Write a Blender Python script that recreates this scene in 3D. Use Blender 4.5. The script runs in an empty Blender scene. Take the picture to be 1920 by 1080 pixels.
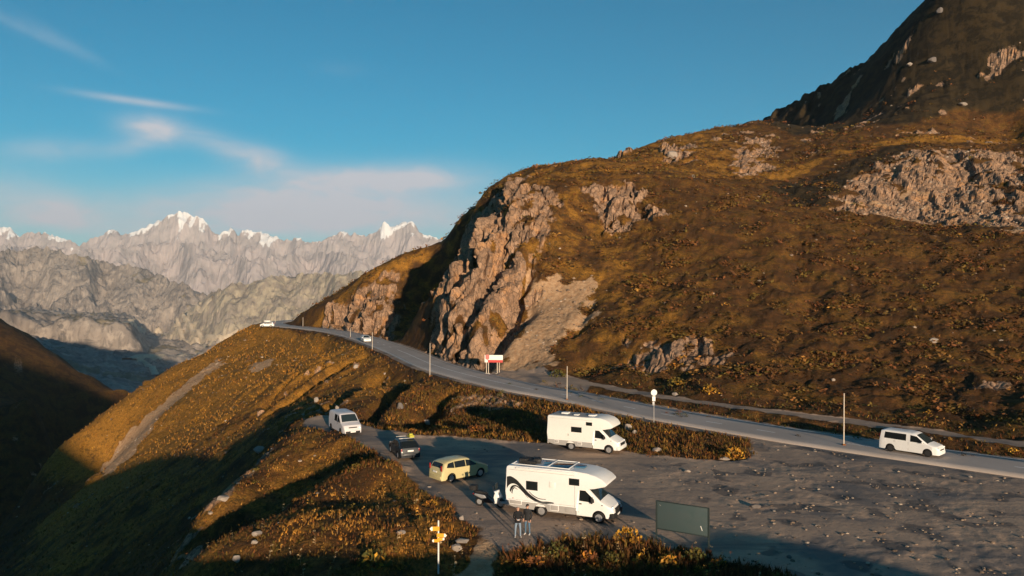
import bpy, bmesh, math, random
import numpy as np
from mathutils import Vector, Matrix

SC = bpy.context.scene
COL = SC.collection
R = math.radians

# ------------------------------------------------------------------ camera
CAM_H = 15.0          # the drone hovers 15 m above the lay-by
FPX = 1500.0          # focal length in pixels of the 1920 px wide photograph
HORIZON = 520.0
cam_d = bpy.data.cameras.new('camera')
cam_d.sensor_width = 36.0
cam_d.lens = 36.0 * FPX / 1920.0
cam_d.shift_y = -(540.0 - HORIZON) / 1920.0
cam_d.clip_start = 0.5
cam_d.clip_end = 60000
cam = bpy.data.objects.new('camera', cam_d)
COL.objects.link(cam)
cam.location = (0, 0, CAM_H)
cam.rotation_euler = (R(90), 0, 0)
SC.camera = cam

# ------------------------------------------------------------------ light
LIGHT_DIR = Vector((-0.31, 0.95, -0.134)).normalized()     # direction the sunlight travels
SUN_EL = math.asin(-LIGHT_DIR.z)
SUN_AZ = math.atan2(-LIGHT_DIR.x, -LIGHT_DIR.y)            # clockwise from +Y

world = bpy.data.worlds.new('World')
SC.world = world
world.use_nodes = True
wn, wl = world.node_tree.nodes, world.node_tree.links
wn.clear()

def wnode(t, **kw):
    n = wn.new(t)
    for k, v in kw.items():
        setattr(n, k, v)
    return n

def wmath(op, a, b=None, c=None, clamp=False):
    n = wn.new('ShaderNodeMath'); n.operation = op; n.use_clamp = clamp
    for i, v in enumerate((a, b, c)):
        if v is None: continue
        if isinstance(v, (int, float)): n.inputs[i].default_value = v
        else: wl.new(v, n.inputs[i])
    return n.outputs[0]

def wsmooth(v, lo, hi):
    n = wn.new('ShaderNodeMapRange'); n.interpolation_type = 'SMOOTHSTEP'
    wl.new(v, n.inputs[0]); n.inputs[1].default_value = lo; n.inputs[2].default_value = hi
    return n.outputs[0]

sky = wnode('ShaderNodeTexSky', sky_type='NISHITA')
sky.sun_disc = False
sky.sun_elevation = SUN_EL
sky.sun_rotation = SUN_AZ
sky.altitude = 2400
sky.air_density = 1.0
sky.dust_density = 0.0
sky.ozone_density = 3.0
# the film-like grade of the photograph: the whole sky leans to teal
grade = wnode('ShaderNodeMix', data_type='RGBA', blend_type='MULTIPLY')
grade.inputs[0].default_value = 1.0
wl.new(sky.outputs[0], grade.inputs[6])
grade.inputs[7].default_value = (0.02, 0.97, 0.93, 1)
# thin high cloud, drawn in azimuth and elevation
tc = wnode('ShaderNodeTexCoord')
sep = wnode('ShaderNodeSeparateXYZ'); wl.new(tc.outputs['Generated'], sep.inputs[0])
az = wmath('ARCTAN2', sep.outputs[0], sep.outputs[1])
el = wmath('ARCSINE', sep.outputs[2])
comb = wnode('ShaderNodeCombineXYZ'); wl.new(az, comb.inputs[0]); wl.new(el, comb.inputs[1])
mp = wnode('ShaderNodeMapping'); mp.inputs['Scale'].default_value = (5.0, 17.0, 1.0)
wl.new(comb.outputs[0], mp.inputs[0])
nz = wnode('ShaderNodeTexNoise'); nz.inputs['Scale'].default_value = 1.6
nz.inputs['Detail'].default_value = 7; nz.inputs['Roughness'].default_value = 0.6
nz.inputs['Distortion'].default_value = 0.5
wl.new(mp.outputs[0], nz.inputs['Vector'])
mp2 = wnode('ShaderNodeMapping'); mp2.inputs['Scale'].default_value = (16.0, 40.0, 1.0)
wl.new(comb.outputs[0], mp2.inputs[0])
nz2 = wnode('ShaderNodeTexNoise'); nz2.inputs['Scale'].default_value = 1.3
nz2.inputs['Detail'].default_value = 6; nz2.inputs['Distortion'].default_value = 0.8
wl.new(mp2.outputs[0], nz2.inputs['Vector'])

def cloud(px, py, rx, ry, tilt, strength, ragged=0.5):
    """a soft wisp centred on the direction of a photograph pixel"""
    a0 = math.atan((px - 960) / FPX)
    e0 = math.atan((HORIZON - py) / FPX * math.cos(a0))
    dx = wmath('SUBTRACT', az, a0); dy = wmath('SUBTRACT', el, e0)
    ca, sa = math.cos(tilt), math.sin(tilt)
    u = wmath('ADD', wmath('MULTIPLY', dx, ca * FPX / rx), wmath('MULTIPLY', dy, sa * FPX / rx))
    v = wmath('ADD', wmath('MULTIPLY', dx, -sa * FPX / ry), wmath('MULTIPLY', dy, ca * FPX / ry))
    r2 = wmath('ADD', wmath('MULTIPLY', u, u), wmath('MULTIPLY', v, v))
    g = wmath('POWER', 2.718, wmath('MULTIPLY', r2, -1.0))
    nn = wmath('MULTIPLY_ADD', nz2.outputs[0], 2.0 * ragged, 1.0 - ragged)
    nn = wmath('MULTIPLY', nn, wmath('MULTIPLY_ADD', nz.outputs[0], ragged, 1.0 - ragged * 0.5))
    return wmath('MULTIPLY', wmath('MULTIPLY', g, nn), strength)

parts = [cloud(255, 190, 80, 6, -0.06, 0.62, 0.25),
         cloud(285, 243, 46, 20, -0.1, 0.85, 0.9),
         cloud(255, 272, 40, 14, 0.3, 0.35, 0.9),
         cloud(400, 265, 80, 18, -0.3, 0.35, 1.0),
         cloud(490, 300, 62, 22, -0.15, 0.55, 1.0),
         cloud(100, 280, 80, 18, 0.1, 0.30, 0.9),
         cloud(60, 390, 150, 40, -0.2, 0.5, 0.8),
         cloud(760, 335, 110, 20, 0.02, 0.75, 0.7),
         cloud(600, 350, 210, 32, 0.1, 0.68, 0.8),
         cloud(680, 400, 260, 40, 0.02, 0.75, 0.6),
         cloud(420, 410, 260, 36, 0.0, 0.35, 0.7),
         cloud(40, 50, 60, 9, -0.35, 0.16, 0.8),
         cloud(115, 75, 60, 10, -0.45, 0.12, 0.8),
         cloud(640, 130, 40, 12, 0.0, 0.06, 0.8)]
tot = parts[0]
for p in parts[1:]:
    tot = wmath('ADD', tot, p)
# a low veil all round the horizon
veil = wmath('MULTIPLY', wsmooth(el, 0.16, 0.0), wmath('MULTIPLY_ADD', nz.outputs[0], 0.5, 0.16))
tot = wmath('ADD', tot, veil, clamp=True)
cl = wnode('ShaderNodeMix', data_type='RGBA')
wl.new(tot, cl.inputs[0]); wl.new(grade.outputs[2], cl.inputs[6])
cl.inputs[7].default_value = (4.9, 5.1, 5.6, 1)
bg = wnode('ShaderNodeBackground')
bg.inputs[1].default_value = 0.088
wl.new(cl.outputs[2], bg.inputs[0])
wo = wnode('ShaderNodeOutputWorld')
wl.new(bg.outputs[0], wo.inputs[0])

sun_d = bpy.data.lights.new('sun', 'SUN')
sun_d.energy = 5.0
sun_d.angle = R(0.5)
sun_d.color = (1.0, 0.78, 0.545)
sun = bpy.data.objects.new('sun', sun_d)
COL.objects.link(sun)
sun.rotation_euler = LIGHT_DIR.to_track_quat('-Z', 'Y').to_euler()
sun.location = (200, -600, 300)

SC.view_settings.view_transform = 'Standard'
SC.view_settings.look = 'None'
SC.view_settings.exposure = 0.42
SC.view_settings.gamma = 1.0
SC.view_settings.use_curve_mapping = False
SC.render.engine = 'CYCLES'
SC.cycles.max_bounces = 6
SC.cycles.volume_bounces = 0
SC.cycles.use_denoising = True
try:
    SC.cycles.use_adaptive_sampling = True
    SC.cycles.adaptive_threshold = 0.02
except Exception:
    pass

# ------------------------------------------------------------------ noise
_rng = np.random.RandomState(7)
_P = np.concatenate([_rng.permutation(256)] * 3).astype(np.int32)
_a = np.linspace(0, 2 * np.pi, 256, endpoint=False)
_G2 = np.stack([np.cos(_a), np.sin(_a)], 1).astype(np.float32)
_g3 = _rng.normal(size=(256, 3)); _G3 = (_g3 / np.linalg.norm(_g3, axis=1)[:, None]).astype(np.float32)

def perlin2(x, y, seed=0):
    x = np.asarray(x, np.float32) + seed * 17.31; y = np.asarray(y, np.float32) + seed * 9.77
    xi = np.floor(x).astype(np.int32); yi = np.floor(y).astype(np.int32)
    xf = x - xi; yf = y - yi
    u = xf * xf * xf * (xf * (xf * 6 - 15) + 10); v = yf * yf * yf * (yf * (yf * 6 - 15) + 10)
    def g(ix, iy, dx, dy):
        h = _P[_P[ix & 255] + (iy & 255)]
        gr = _G2[h]
        return gr[..., 0] * dx + gr[..., 1] * dy
    a = g(xi, yi, xf, yf); b = g(xi + 1, yi, xf - 1, yf)
    c = g(xi, yi + 1, xf, yf - 1); d = g(xi + 1, yi + 1, xf - 1, yf - 1)
    return 1.5 * ((a + u * (b - a)) * (1 - v) + (c + u * (d - c)) * v)

def perlin3(x, y, z, seed=0):
    x = np.asarray(x, np.float32) + seed * 17.31; y = np.asarray(y, np.float32) + seed * 9.77; z = np.asarray(z, np.float32) + seed * 5.13
    xi = np.floor(x).astype(np.int32); yi = np.floor(y).astype(np.int32); zi = np.floor(z).astype(np.int32)
    xf = x - xi; yf = y - yi; zf = z - zi
    f = lambda t: t * t * t * (t * (t * 6 - 15) + 10)
    u, v, w = f(xf), f(yf), f(zf)
    def g(i, j, k):
        h = _P[_P[_P[(xi + i) & 255] + ((yi + j) & 255)] + ((zi + k) & 255)]
        gr = _G3[h]
        return gr[..., 0] * (xf - i) + gr[..., 1] * (yf - j) + gr[..., 2] * (zf - k)
    l = lambda a, b, t: a + t * (b - a)
    return 1.5 * l(l(l(g(0, 0, 0), g(1, 0, 0), u), l(g(0, 1, 0), g(1, 1, 0), u), v),
                   l(l(g(0, 0, 1), g(1, 0, 1), u), l(g(0, 1, 1), g(1, 1, 1), u), v), w)

def fbm2(x, y, octv=4, seed=0, gain=0.5, lac=2.03):
    s = 0; a = 1.0; t = 0
    for o in range(octv):
        s = s + a * perlin2(x, y, seed + o); t += a
        a *= gain; x = x * lac; y = y * lac
    return s / t

def ridged2(x, y, octv=4, seed=0, gain=0.5, lac=2.07):
    s = 0; a = 1.0; t = 0
    for o in range(octv):
        s = s + a * (1 - np.abs(perlin2(x, y, seed + o)) * 1.6); t += a
        a *= gain; x = x * lac; y = y * lac
    return s / t

def cells3(x, y, z, seed=0):
    """cellular noise: distance to nearest, second nearest and a random value of the nearest cell"""
    xi = np.floor(x).astype(np.int32); yi = np.floor(y).astype(np.int32); zi = np.floor(z).astype(np.int32)
    f1 = np.full(x.shape, 9.0, np.float32); f2 = f1.copy(); val = np.zeros(x.shape, np.float32)
    for i in (-1, 0, 1):
        for j in (-1, 0, 1):
            for k in (-1, 0, 1):
                cx, cy, cz = xi + i, yi + j, zi + k
                h = _P[_P[_P[(cx + seed) & 255] + (cy & 255)] + (cz & 255)]
                px = cx + _P[h] / 256.0; py = cy + _P[h + 37] / 256.0; pz = cz + _P[h + 91] / 256.0
                d = np.sqrt((px - x) ** 2 + (py - y) ** 2 + (pz - z) ** 2).astype(np.float32)
                near = d < f1
                f2 = np.where(near, f1, np.minimum(f2, d))
                val = np.where(near, _P[h + 151] / 256.0, val)
                f1 = np.where(near, d, f1)
    return f1, f2, val

def sstep(x, lo, hi):
    t = np.clip((x - lo) / (hi - lo), 0, 1)
    return t * t * (3 - 2 * t)

# ------------------------------------------------------------------ terrain: surveyed points
def at(px, py, d):
    """world point seen at a photograph pixel, d metres ahead"""
    return ((px - 960.0) / FPX * d, d, CAM_H + (HORIZON - py) / FPX * d)

def onlot(px, py, z=0.0):
    d = (CAM_H - z) * FPX / (py - HORIZON)
    return ((px - 960.0) / FPX * d, d)

PTS = []
def A(*t):
    for px, py, d in t: PTS.append(at(px, py, d))
def W(*t):
    for p in t: PTS.append(p)

ROAD = [(86, 22), (62, 43), (39.8, 63.3), (30, 72.4), (25.4, 77.2), (15.9, 88.6), (7.6, 101), (0.0, 111), (-12.2, 134),
        (-22, 161), (-33, 189), (-47, 221), (-60, 243), (-74, 261), (-84, 281), (-87, 303), (-80, 325), (-62, 346)]
def road_z(s_y):
    return np.interp(s_y, [0, 200, 262, 300, 350], [0, 0, -0.9, -1.6, -2.5])

# lay-by and road level
W((30, 45, 0), (10, 45, 0), (0, 60, 0), (10, 75, -0.1), (40, 50, 0), (60, 36, 0), (30, 60, 0), (18, 55, 0), (0, 78, -0.3), (12, 38, -0.2), (28, 34, -0.2), (50, 30, -0.2))
for x, y in ROAD: W((x, y, float(road_z(y))))
# behind and below the drone
W((-58, 22, -16.5), (-46, 20, -10.3), (-32, 20, -4.9), (-18, 19, 0.7), (-10, 14, 2.4), (2, 5, 5.0), (15, 4, 5.1), (28.5, 4, 5.75), (31.5, 3, 5.0), (38, 2, 5.2), (52, 0, 5), (-10, 28, -1.5), (6, 24, 1.8), (22, 20, 1.6), (0, -30, 1), (40, -30, 2), (0, -100, -8), (80, -100, -4), (200, -100, 10), (0, -250, -10), (150, -250, 0), (300, -250, 40),
  (-40, -12, -12), (-90, 0, -45), (-60, -100, -35), (-150, -100, -70), (-150, 0, -75), (-300, -100, -40), (-300, 50, -95), (-450, 100, -40), (-450, -200, 20), (-200,-250,-40))
# the near knoll with the finger post
W((-5, 45, -0.2), (-10, 50, 0.1), (-11, 58, 0.2), (-15, 70, 0.3), (-20, 80, 0.1), (-3.8, 42, -0.6), (-2, 36, -1.4), (-10, 41.5, -0.7), (-8, 33, -2.5), (4, 36, -0.8))
A((575, 785, 86), (500, 850, 76), (440, 905, 68), (390, 950, 62))
W((-19.5, 58, -3.9), (-16.5, 61, -1.8), (-18.5, 66, -2.0), (-14, 57, -0.4), (-24.5, 53, -6.8))
A((520, 965, 52.5), (390, 1040, 48.5), (640, 930, 56.5))
W((-16.5, 44, -3.0), (-19, 40, -5.5), (-13, 37, -3.4), (-27, 44, -10.5))
W((-26.5, 84, -4), (-27, 74, -7), (-27.5, 64, -9.5), (-31, 55, -13), (-34, 70, -15), (-45, 60, -23), (-60, 62, -31), (-80, 60, -46), (-120, 60, -68), (-47, 33, -19), (-60, -20, -28))
# hollow between the knoll and the road slope
W((-24, 94, -3.4), (-33, 97, -11), (-45, 100, -20), (-60, 100, -30), (-90, 95, -46), (-120, 120, -62), (-160, 140, -84), (-200, 200, -112), (-250, 300, -140), (-75, 120, -34), (-12, 84, -1.2), (-3, 88, -0.9), (-10, 95, -1.5))
# slope under the road
A((560, 765, 120), (680, 780, 93), (650, 740, 111), (430, 750, 182), (350, 850, 146), (300, 790, 197), (180, 895, 206), (200, 770, 231), (290, 710, 246), (100, 845, 216), (400, 650, 259), (480, 606, 272), (600, 680, 158), (520, 690, 185), (760, 760, 97), (860, 745, 104))
W((-135, 245, -58), (-130, 285, -42), (-152, 205, -74), (-112, 300, -26), (-142, 335, -72), (-105, 325, -22), (-170, 270, -100), (-110, 380, -60), (-70, 390, -30), (-20, 420, -20), (-200, 400, -150), (-100, 500, -140))
# left hill across the valley
A((0, 600, 480), (60, 630, 470), (120, 672, 458), (200, 720, 446), (240, 748, 436), (0, 700, 400), (60, 760, 370), (-200, 480, 500), (-400, 380, 520), (-200, 700, 380))
W((-360, 600, -100), (-330, 650, -140), (-250, 560, -150), (-180, 520, -170), (-480, 640, -90), (-300, 330, -95))
# rocky headland right of the road
A((640, 608, 244), (700, 618, 222), (600, 585, 285), (620, 560, 275), (700, 505, 258), (760, 480, 256), (790, 467, 257), (820, 455, 258), (855, 420, 250), (890, 385, 236), (940, 360, 216), (980, 345, 197), (1060, 325, 205), (660, 560, 246), (720, 560, 232))
A((1000, 400, 172), (965, 500, 157), (905, 600, 142), (868, 655, 135), (935, 440, 167), (905, 520, 156), (960, 385, 177), (885, 570, 147))
A((870, 450, 232), (850, 500, 242), (800, 560, 244), (760, 620, 220), (800, 500, 252), (838, 600, 218), (845, 550, 232), (800, 635, 196), (910, 410, 214))
A((960, 690, 128), (1050, 690, 122), (1080, 540, 151), (1010, 560, 150), (1150, 370, 187), (1050, 640, 132), (1120, 640, 128), (1100, 440, 172))
A((1300, 710, 104), (1300, 550, 137), (1300, 420, 167), (1300, 335, 193), (1200, 700, 112), (1200, 550, 144), (1200, 430, 170))
W((10, 122, 0.4), (20, 106, 0.3), (30, 95, 0.5), (45, 78, 0.4), (62, 60, 0.5), (90, 40, 2), (120, 60, 12), (150, 20, 20))
A((1100, 312, 250), (1200, 270, 285), (1340, 238, 305), (1420, 236, 322), (1250, 310, 240), (1400, 320, 235))
A((1600, 750, 91), (1600, 600, 122), (1600, 450, 157), (1700, 400, 187), (1750, 290, 217), (1500, 300, 242), (1700, 258, 252), (1900, 245, 257), (1450, 380, 195), (1560, 380, 190))
A((1428, 234, 402), (1480, 200, 392), (1530, 168, 378), (1600, 128, 356), (1680, 60, 335), (1740, 0, 318), (1840, -100, 300))
A((1428, 300, 352), (1480, 285, 340), (1560, 245, 326), (1690, 150, 300), (1800, 110, 288), (1900, 85, 278))
A((1600, 235, 290), (1750, 195, 272), (1900, 160, 265), (2000, 60, 270))
W((150, 420, 85), (185, 380, 100), (215, 340, 115))
A((1850, 800, 77), (1900, 700, 96), (1900, 600, 113), (1900, 450, 152), (1900, 330, 205), (2100, 500, 130), (2100, 250, 210))
W((-22, 300, 8), (20, 330, 42), (-50, 330, -4), (0, 420, 20), (70, 420, 55), (120, 480, 70), (180, 480, 90), (250, 520, 120), (0, 600, -60))
W((150, 150, 34), (165, 190, 52), (200, 190, 72), (250, 220, 110), (290, 250, 150), (335, 280, 180), (200, 110, 50), (250, 120, 85), (320, 150, 130), (300, 380, 165), (400, 400, 220), (190, 40, 45), (320, 20, 110), (450, 100, 150))
W((700, 700, 150), (-700, 700, -150), (700, -700, 60), (-700, -700, 60), (0, 700, -150), (700, 0, 170), (-700, 0, 60), (0, -700, 30), (1200, 1200, 150), (-1200, 1200, -150), (1200, -1200, 60), (-1200, -1200, 60))

PTS = np.array(PTS, np.float64)
_C = 3.0
def _kern(d2): return np.sqrt(d2 + _C * _C)
_n = len(PTS)
_K = _kern(((PTS[:, None, :2] - PTS[None, :, :2]) ** 2).sum(-1)) + np.eye(_n) * 0.02
_M = np.zeros((_n + 1, _n + 1)); _M[:_n, :_n] = _K; _M[:_n, _n] = 1; _M[_n, :_n] = 1
_w = np.linalg.solve(_M, np.concatenate([PTS[:, 2], [0]]))

def z_survey(x, y):
    x = np.asarray(x, np.float32); y = np.asarray(y, np.float32)
    out = np.empty(x.shape, np.float32); fx, fy, fo = x.ravel(), y.ravel(), out.ravel()
    px = PTS[:, 0].astype(np.float32); py = PTS[:, 1].astype(np.float32); w = _w[:_n].astype(np.float32)
    for i in range(0, len(fx), 20000):
        a = fx[i:i + 20000, None] - px; b = fy[i:i + 20000, None] - py
        fo[i:i + 20000] = np.sqrt(a * a + b * b + _C * _C) @ w + _w[_n]
    return fo.reshape(x.shape)

# ------------------------------------------------------------------ plan geometry of road, lay-by, track
def catmull(pts, step=1.0):
    pts = [np.array(p, float) for p in pts]
    pts = [2 * pts[0] - pts[1]] + pts + [2 * pts[-1] - pts[-2]]
    out = []
    for i in range(1, len(pts) - 2):
        p0, p1, p2, p3 = pts[i - 1:i + 3]
        n = max(2, int(np.linalg.norm(p2 - p1) / step))
        for t in np.linspace(0, 1, n, endpoint=False):
            out.append(0.5 * (2 * p1 + (p2 - p0) * t + (2 * p0 - 5 * p1 + 4 * p2 - p3) * t * t + (3 * p1 - p0 - 3 * p2 + p3) * t ** 3))
    out.append(pts[-2])
    return np.array(out)

ROADC = catmull(ROAD, 1.0)
TRACK = [(-2.5, 124), (5, 117.5), (12, 108), (19, 97.5), (27, 89), (36, 80), (46, 69), (57, 58.5), (72, 46)]
TRACKC = catmull(TRACK, 2.0)
ROAD_HW = 3.35

def dist_poly(x, y, line):
    """distance to a polyline, parameter index and signed side (left of travel is positive)"""
    line = np.asarray(line, np.float32)
    best = np.full(x.shape, 1e9, np.float32); idx = np.zeros(x.shape, np.float32); side = np.zeros(x.shape, np.float32)
    for i in range(len(line) - 1):
        ax, ay = line[i]; bx, by = line[i + 1]
        dx, dy = bx - ax, by - ay; L2 = dx * dx + dy * dy + 1e-9
        t = np.clip(((x - ax) * dx + (y - ay) * dy) / L2, 0, 1)
        ex = x - ax - t * dx; ey = y - ay - t * dy
        d = np.sqrt(ex * ex + ey * ey)
        m = d < best
        best = np.where(m, d, best); idx = np.where(m, i + t, idx)
        side = np.where(m, np.sign(dx * ey - dy * ex), side)
    return best, idx, side

def sdf_poly(x, y, poly):
    """signed distance to a polygon, negative inside"""
    poly = [tuple(map(float, p)) for p in poly]
    d = np.full(x.shape, 1e9, np.float32); ins = np.zeros(x.shape, bool)
    for i in range(len(poly)):
        ax, ay = poly[i]; bx, by = poly[(i + 1) % len(poly)]
        dx, dy = bx - ax, by - ay
        t = np.clip(((x - ax) * dx + (y - ay) * dy) / (dx * dx + dy * dy + 1e-9), 0, 1)
        d = np.minimum(d, np.hypot(x - ax - t * dx, y - ay - t * dy))
        if abs(dy) > 1e-9:
            c = ((ay > y) != (by > y)) & (x < dx * (y - ay) / dy + ax)
            ins ^= c
    return np.where(ins, -d, d)

LOT = [onlot(*p) for p in ((572, 786), (596, 806), (650, 822), (700, 843), (765, 888), (850, 940), (925, 1000), (950, 1022), (985, 1012), (1100, 1000),
                           (1200, 1006), (1330, 1036), (1400, 1050), (1500, 1078))]
LOT += [(18, 36), (30, 28), (60, 18), (80, 22), (57, 44), (38, 61.5), (28, 71), (23, 75.5)]
LOT += [onlot(*p) for p in ((1425, 852), (1392, 866), (1290, 861), (1170, 850), (1030, 834), (900, 826), (780, 819), (700, 804), (645, 788), (605, 781))]
PATH = [(-1.2, 46.2), (-1.6, 43.5), (-2.4, 41), (-3.2, 38.5), (-4.0, 36)]

# gullies: line from top to bottom in plan, half width and depth
def seg(a, b, w, d): return (a, b, w, d)
GUL = []
def hit(px, py, lo=30.0, hi=600.0):
    """where the line of sight of a photograph pixel meets the surveyed ground"""
    d = np.geomspace(lo, hi, 1500)
    x = (px - 960.0) / FPX * d; z = CAM_H + (HORIZON - py) / FPX * d
    g = z_survey(x, d)
    k = np.argmax(g >= z) if (g >= z).any() else len(d) - 1
    return (float(x[k]), float(d[k]), float(g[k]))
def gully(p0, p1, w, d):
    a, b = hit(*p0), hit(*p1)
    GUL.append((a[:2], b[:2], w, d))
RIBS = []
def rib(p0, p1, w, d):
    a, b = hit(*p0), hit(*p1)
    GUL.append((a[:2], b[:2], w, -d)); RIBS.append((a[:2], b[:2]))
for g in [((690, 680), (575, 745), 0.6, 0.6), ((668, 664), (490, 765), 0.6, 0.6), ((725, 700), (650, 755), 0.6, 0.6), ((630, 672), (540, 730), 0.6, 0.5), ((790, 716), (740, 760), 0.6, 0.5)]:
    rib(*g)
for g in [((770, 708), (675, 785), 1.4, 2.7), ((852, 728), (765, 802), 1.3, 2.7), ((700, 668), (520, 765), 1.7, 3.4), ((680, 672), (560, 740), 1.1, 2.2), ((720, 684), (640, 752), 1.1, 1.8), ((570, 672), (380, 800), 1.2, 1.0), ((640, 656), (500, 750), 1.2, 1.8),
          ((655, 668), (450, 800), 1.7, 2.0), ((735, 690), (600, 775), 1.6, 1.8), ((610, 660), (420, 790), 2.0, 0.9),
          ((985, 385), (835, 640), 2.4, 4.2), ((945, 400), (810, 600), 2.8, 4.6), ((1000, 470), (900, 655), 2.0, 4.4), ((960, 440), (870, 600), 1.6, 3.0),
          ((1000, 560), (905, 680), 1.7, 3.4), ((905, 420), (780, 560), 2.4, 1.6), ((1130, 350), (1140, 420), 1.3, 1.6), ((1185, 352), (1200, 395), 1.2, 1.4),
          ((1115, 545), (1085, 620), 1.2, 1.0), ((1780, 285), (1800, 340), 3.0, 3.5), ((700, 545), (660, 610), 1.6, 1.0), ((660, 560), (625, 605), 1.6, 0.9),
          ((1470, 350), (1640, 420), 3.0, 1.6), ((760, 500), (735, 600), 3.0, 2.0), ((1500, 440), (1530, 600), 3.0, 0.9), ((1400, 420), (1420, 560), 3.0, 0.8)]:
    gully(*g)

# back ridge behind the drone: it shades the left valley and the bottom of the picture
BACKX = [-900, -600, -215, -150, -95, 13, 30, 60, 93, 110, 123, 150, 280, 420, 900]
BACKZ = [260, 225, 168, 128, 112, 114, 107, 96, 80, 62, 55, 54, 50, 50, 60]

def ground(x, y, masks=False):
    """height of the ground before fine relief"""
    z = z_survey(x, y)
    far = sstep(np.hypot(x, y), 60, 260)
    z = z + fbm2(x / 46, y / 46, 3, 3) * (0.3 + 3.0 * far) * sstep(np.hypot(x, y), 80, 140)
    for (a, b, w, d) in GUL:
        dx, dy = b[0] - a[0], b[1] - a[1]; L2 = dx * dx + dy * dy
        m = (x > min(a[0], b[0]) - 5 * w) & (x < max(a[0], b[0]) + 5 * w) & (y > min(a[1], b[1]) - 5 * w) & (y < max(a[1], b[1]) + 5 * w)
        if not m.any(): continue
        xs, ys = x[m], y[m]
        wob = perlin2(xs / 9, ys / 9, 11) * w * 0.8
        t = ((xs - a[0]) * dx + (ys - a[1]) * dy) / L2
        tc_ = np.clip(t, 0, 1)
        e = np.hypot(xs - a[0] - tc_ * dx + wob, ys - a[1] - tc_ * dy + wob * 0.5)
        z[m] -= d * np.exp(-(e / w) ** 2) * (0.35 + 0.65 * sstep(tc_, 0, 0.3))
    back = np.interp(x, BACKX, BACKZ) + fbm2(x / 40, y / 200, 4, 5) * 3.0 - np.abs(y + 500) * 0.3
    z = np.where(y < -90, np.maximum(z, back), z)
    dr, ir, sr = dist_poly(x, y, ROADC[::3])
    zr = road_z(y)
    k = sstep(dr, 8.5, 4.2)
    z = z * (1 - k) + (zr - 0.10) * k
    dt, _, _ = dist_poly(x, y, TRACKC)
    ztr = 0.35
    k2 = sstep(dt, 4.2, 2.0) * (1 - sstep(dr, 5.5, 4.0))
    z = z * (1 - k2) + ztr * k2
    dl = sdf_poly(x, y, LOT)
    wob = fbm2(x / 3.1, y / 3.1, 3, 21) * 0.9
    k3 = sstep(dl + wob, 1.6, -0.6)
    lotz = -0.02 + fbm2(x / 9, y / 9, 2, 33) * 0.05
    z = z * (1 - k3) + lotz * k3
    k = sstep(dr, ROAD_HW + 1.2, ROAD_HW + 0.5)
    z = z * (1 - k) + (zr - 0.10) * k
    if masks:
        return z, dr, sr, dt, dl + wob, k3
    return z

# ------------------------------------------------------------------ the ground sheet
def uneven(lo, hi, fine_lo, fine_hi, nfine, coarse):
    a = np.linspace(fine_lo, fine_hi, nfine)
    l = np.linspace(lo, fine_lo, coarse, endpoint=False); h = np.linspace(fine_hi, hi, coarse + 1)[1:]
    return np.concatenate([l, a, h])
AZ = uneven(-math.pi, math.pi, R(-36), R(36), 980, 60)[:-1]
RR = np.concatenate([np.linspace(2, 30, 16, endpoint=False), np.geomspace(30, 60, 170, endpoint=False), np.geomspace(60, 470, 430, endpoint=False), np.geomspace(470, 1200, 26)])
NA, NR = len(AZ), len(RR)
GA, GR = np.meshgrid(AZ, RR)
GX = (np.sin(GA) * GR).astype(np.float32); GY = (np.cos(GA) * GR).astype(np.float32)
GZ, DR, SR, DT, DL, KLOT = ground(GX, GY, True)

def polymask(px, soft, rag, scale, seed):
    """soft ragged patch of ground around the spots where photograph pixels hit the ground"""
    pl = [hit(*p)[:2] for p in px]
    d = sdf_poly(GX, GY, pl)
    d = d + fbm2(GX / scale, GY / scale, 3, seed) * rag
    return sstep(d, soft, -soft)

vis = (np.abs(GA) < R(40)) & (GR < 480)
rock = np.zeros_like(GX)
for i, (pl, s, rg, sc_) in enumerate([
        ([(990, 348), (1045, 365), (1025, 430), (1008, 500), (990, 560), (930, 640), (890, 668), (790, 650), (798, 600), (832, 520), (872, 440), (925, 378)], 1.5, 5, 7),
        ([(598, 604), (628, 572), (700, 528), (765, 484), (745, 560), (715, 640), (650, 616)], 1.5, 4, 8),
        ([(1085, 345), (1185, 348), (1232, 400), (1180, 412), (1150, 430), (1110, 400)], 1.2, 4, 6),
        ([(1540, 385), (1640, 310), (1700, 285), (1920, 275), (1960, 440), (1820, 420), (1680, 405)], 2, 6, 9),
        ([(1165, 655), (1330, 645), (1350, 680), (1190, 695)], 0.8, 4, 4),
        ([(852, 742), (960, 740), (972, 768), (860, 772)], 0.6, 2, 3),
        ([(1240, 275), (1300, 268), (1290, 305), (1250, 308)], 1, 4, 5),
        ([(1380, 290), (1450, 250), (1440, 320), (1390, 330)], 1.5, 5, 6)]):
    rock = np.maximum(rock, polymask(pl, s * 1.8, rg * 1.5, sc_, 40 + i))
turf = sstep(fbm2(GX / 5, GY / 5, 4, 161), 0.08, 0.32)
rock = rock * (1 - 0.85 * turf)
scree = np.zeros_like(GX)
for i, (pl, s, rg, sc_) in enumerate([
        ([(1000, 512), (1112, 530), (1105, 600), (1045, 640), (1010, 692), (935, 692), (945, 650), (985, 580)], 1.2, 4, 7),
        ([(1560, 372), (1740, 350), (1900, 400), (1925, 445), (1800, 405), (1680, 408)], 1.5, 5, 7),
        ([(410, 668), (424, 674), (330, 762), (250, 850), (205, 886), (172, 898), (240, 815), (320, 745)], 0.5, 1.6, 3),
        ([(470, 690), (520, 672), (500, 690), (470, 702)], 0.4, 1.5, 4)]):
    scree = np.maximum(scree, polymask(pl, s * 2.2, rg * 1.8, sc_ * 0.7, 60 + i))
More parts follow.
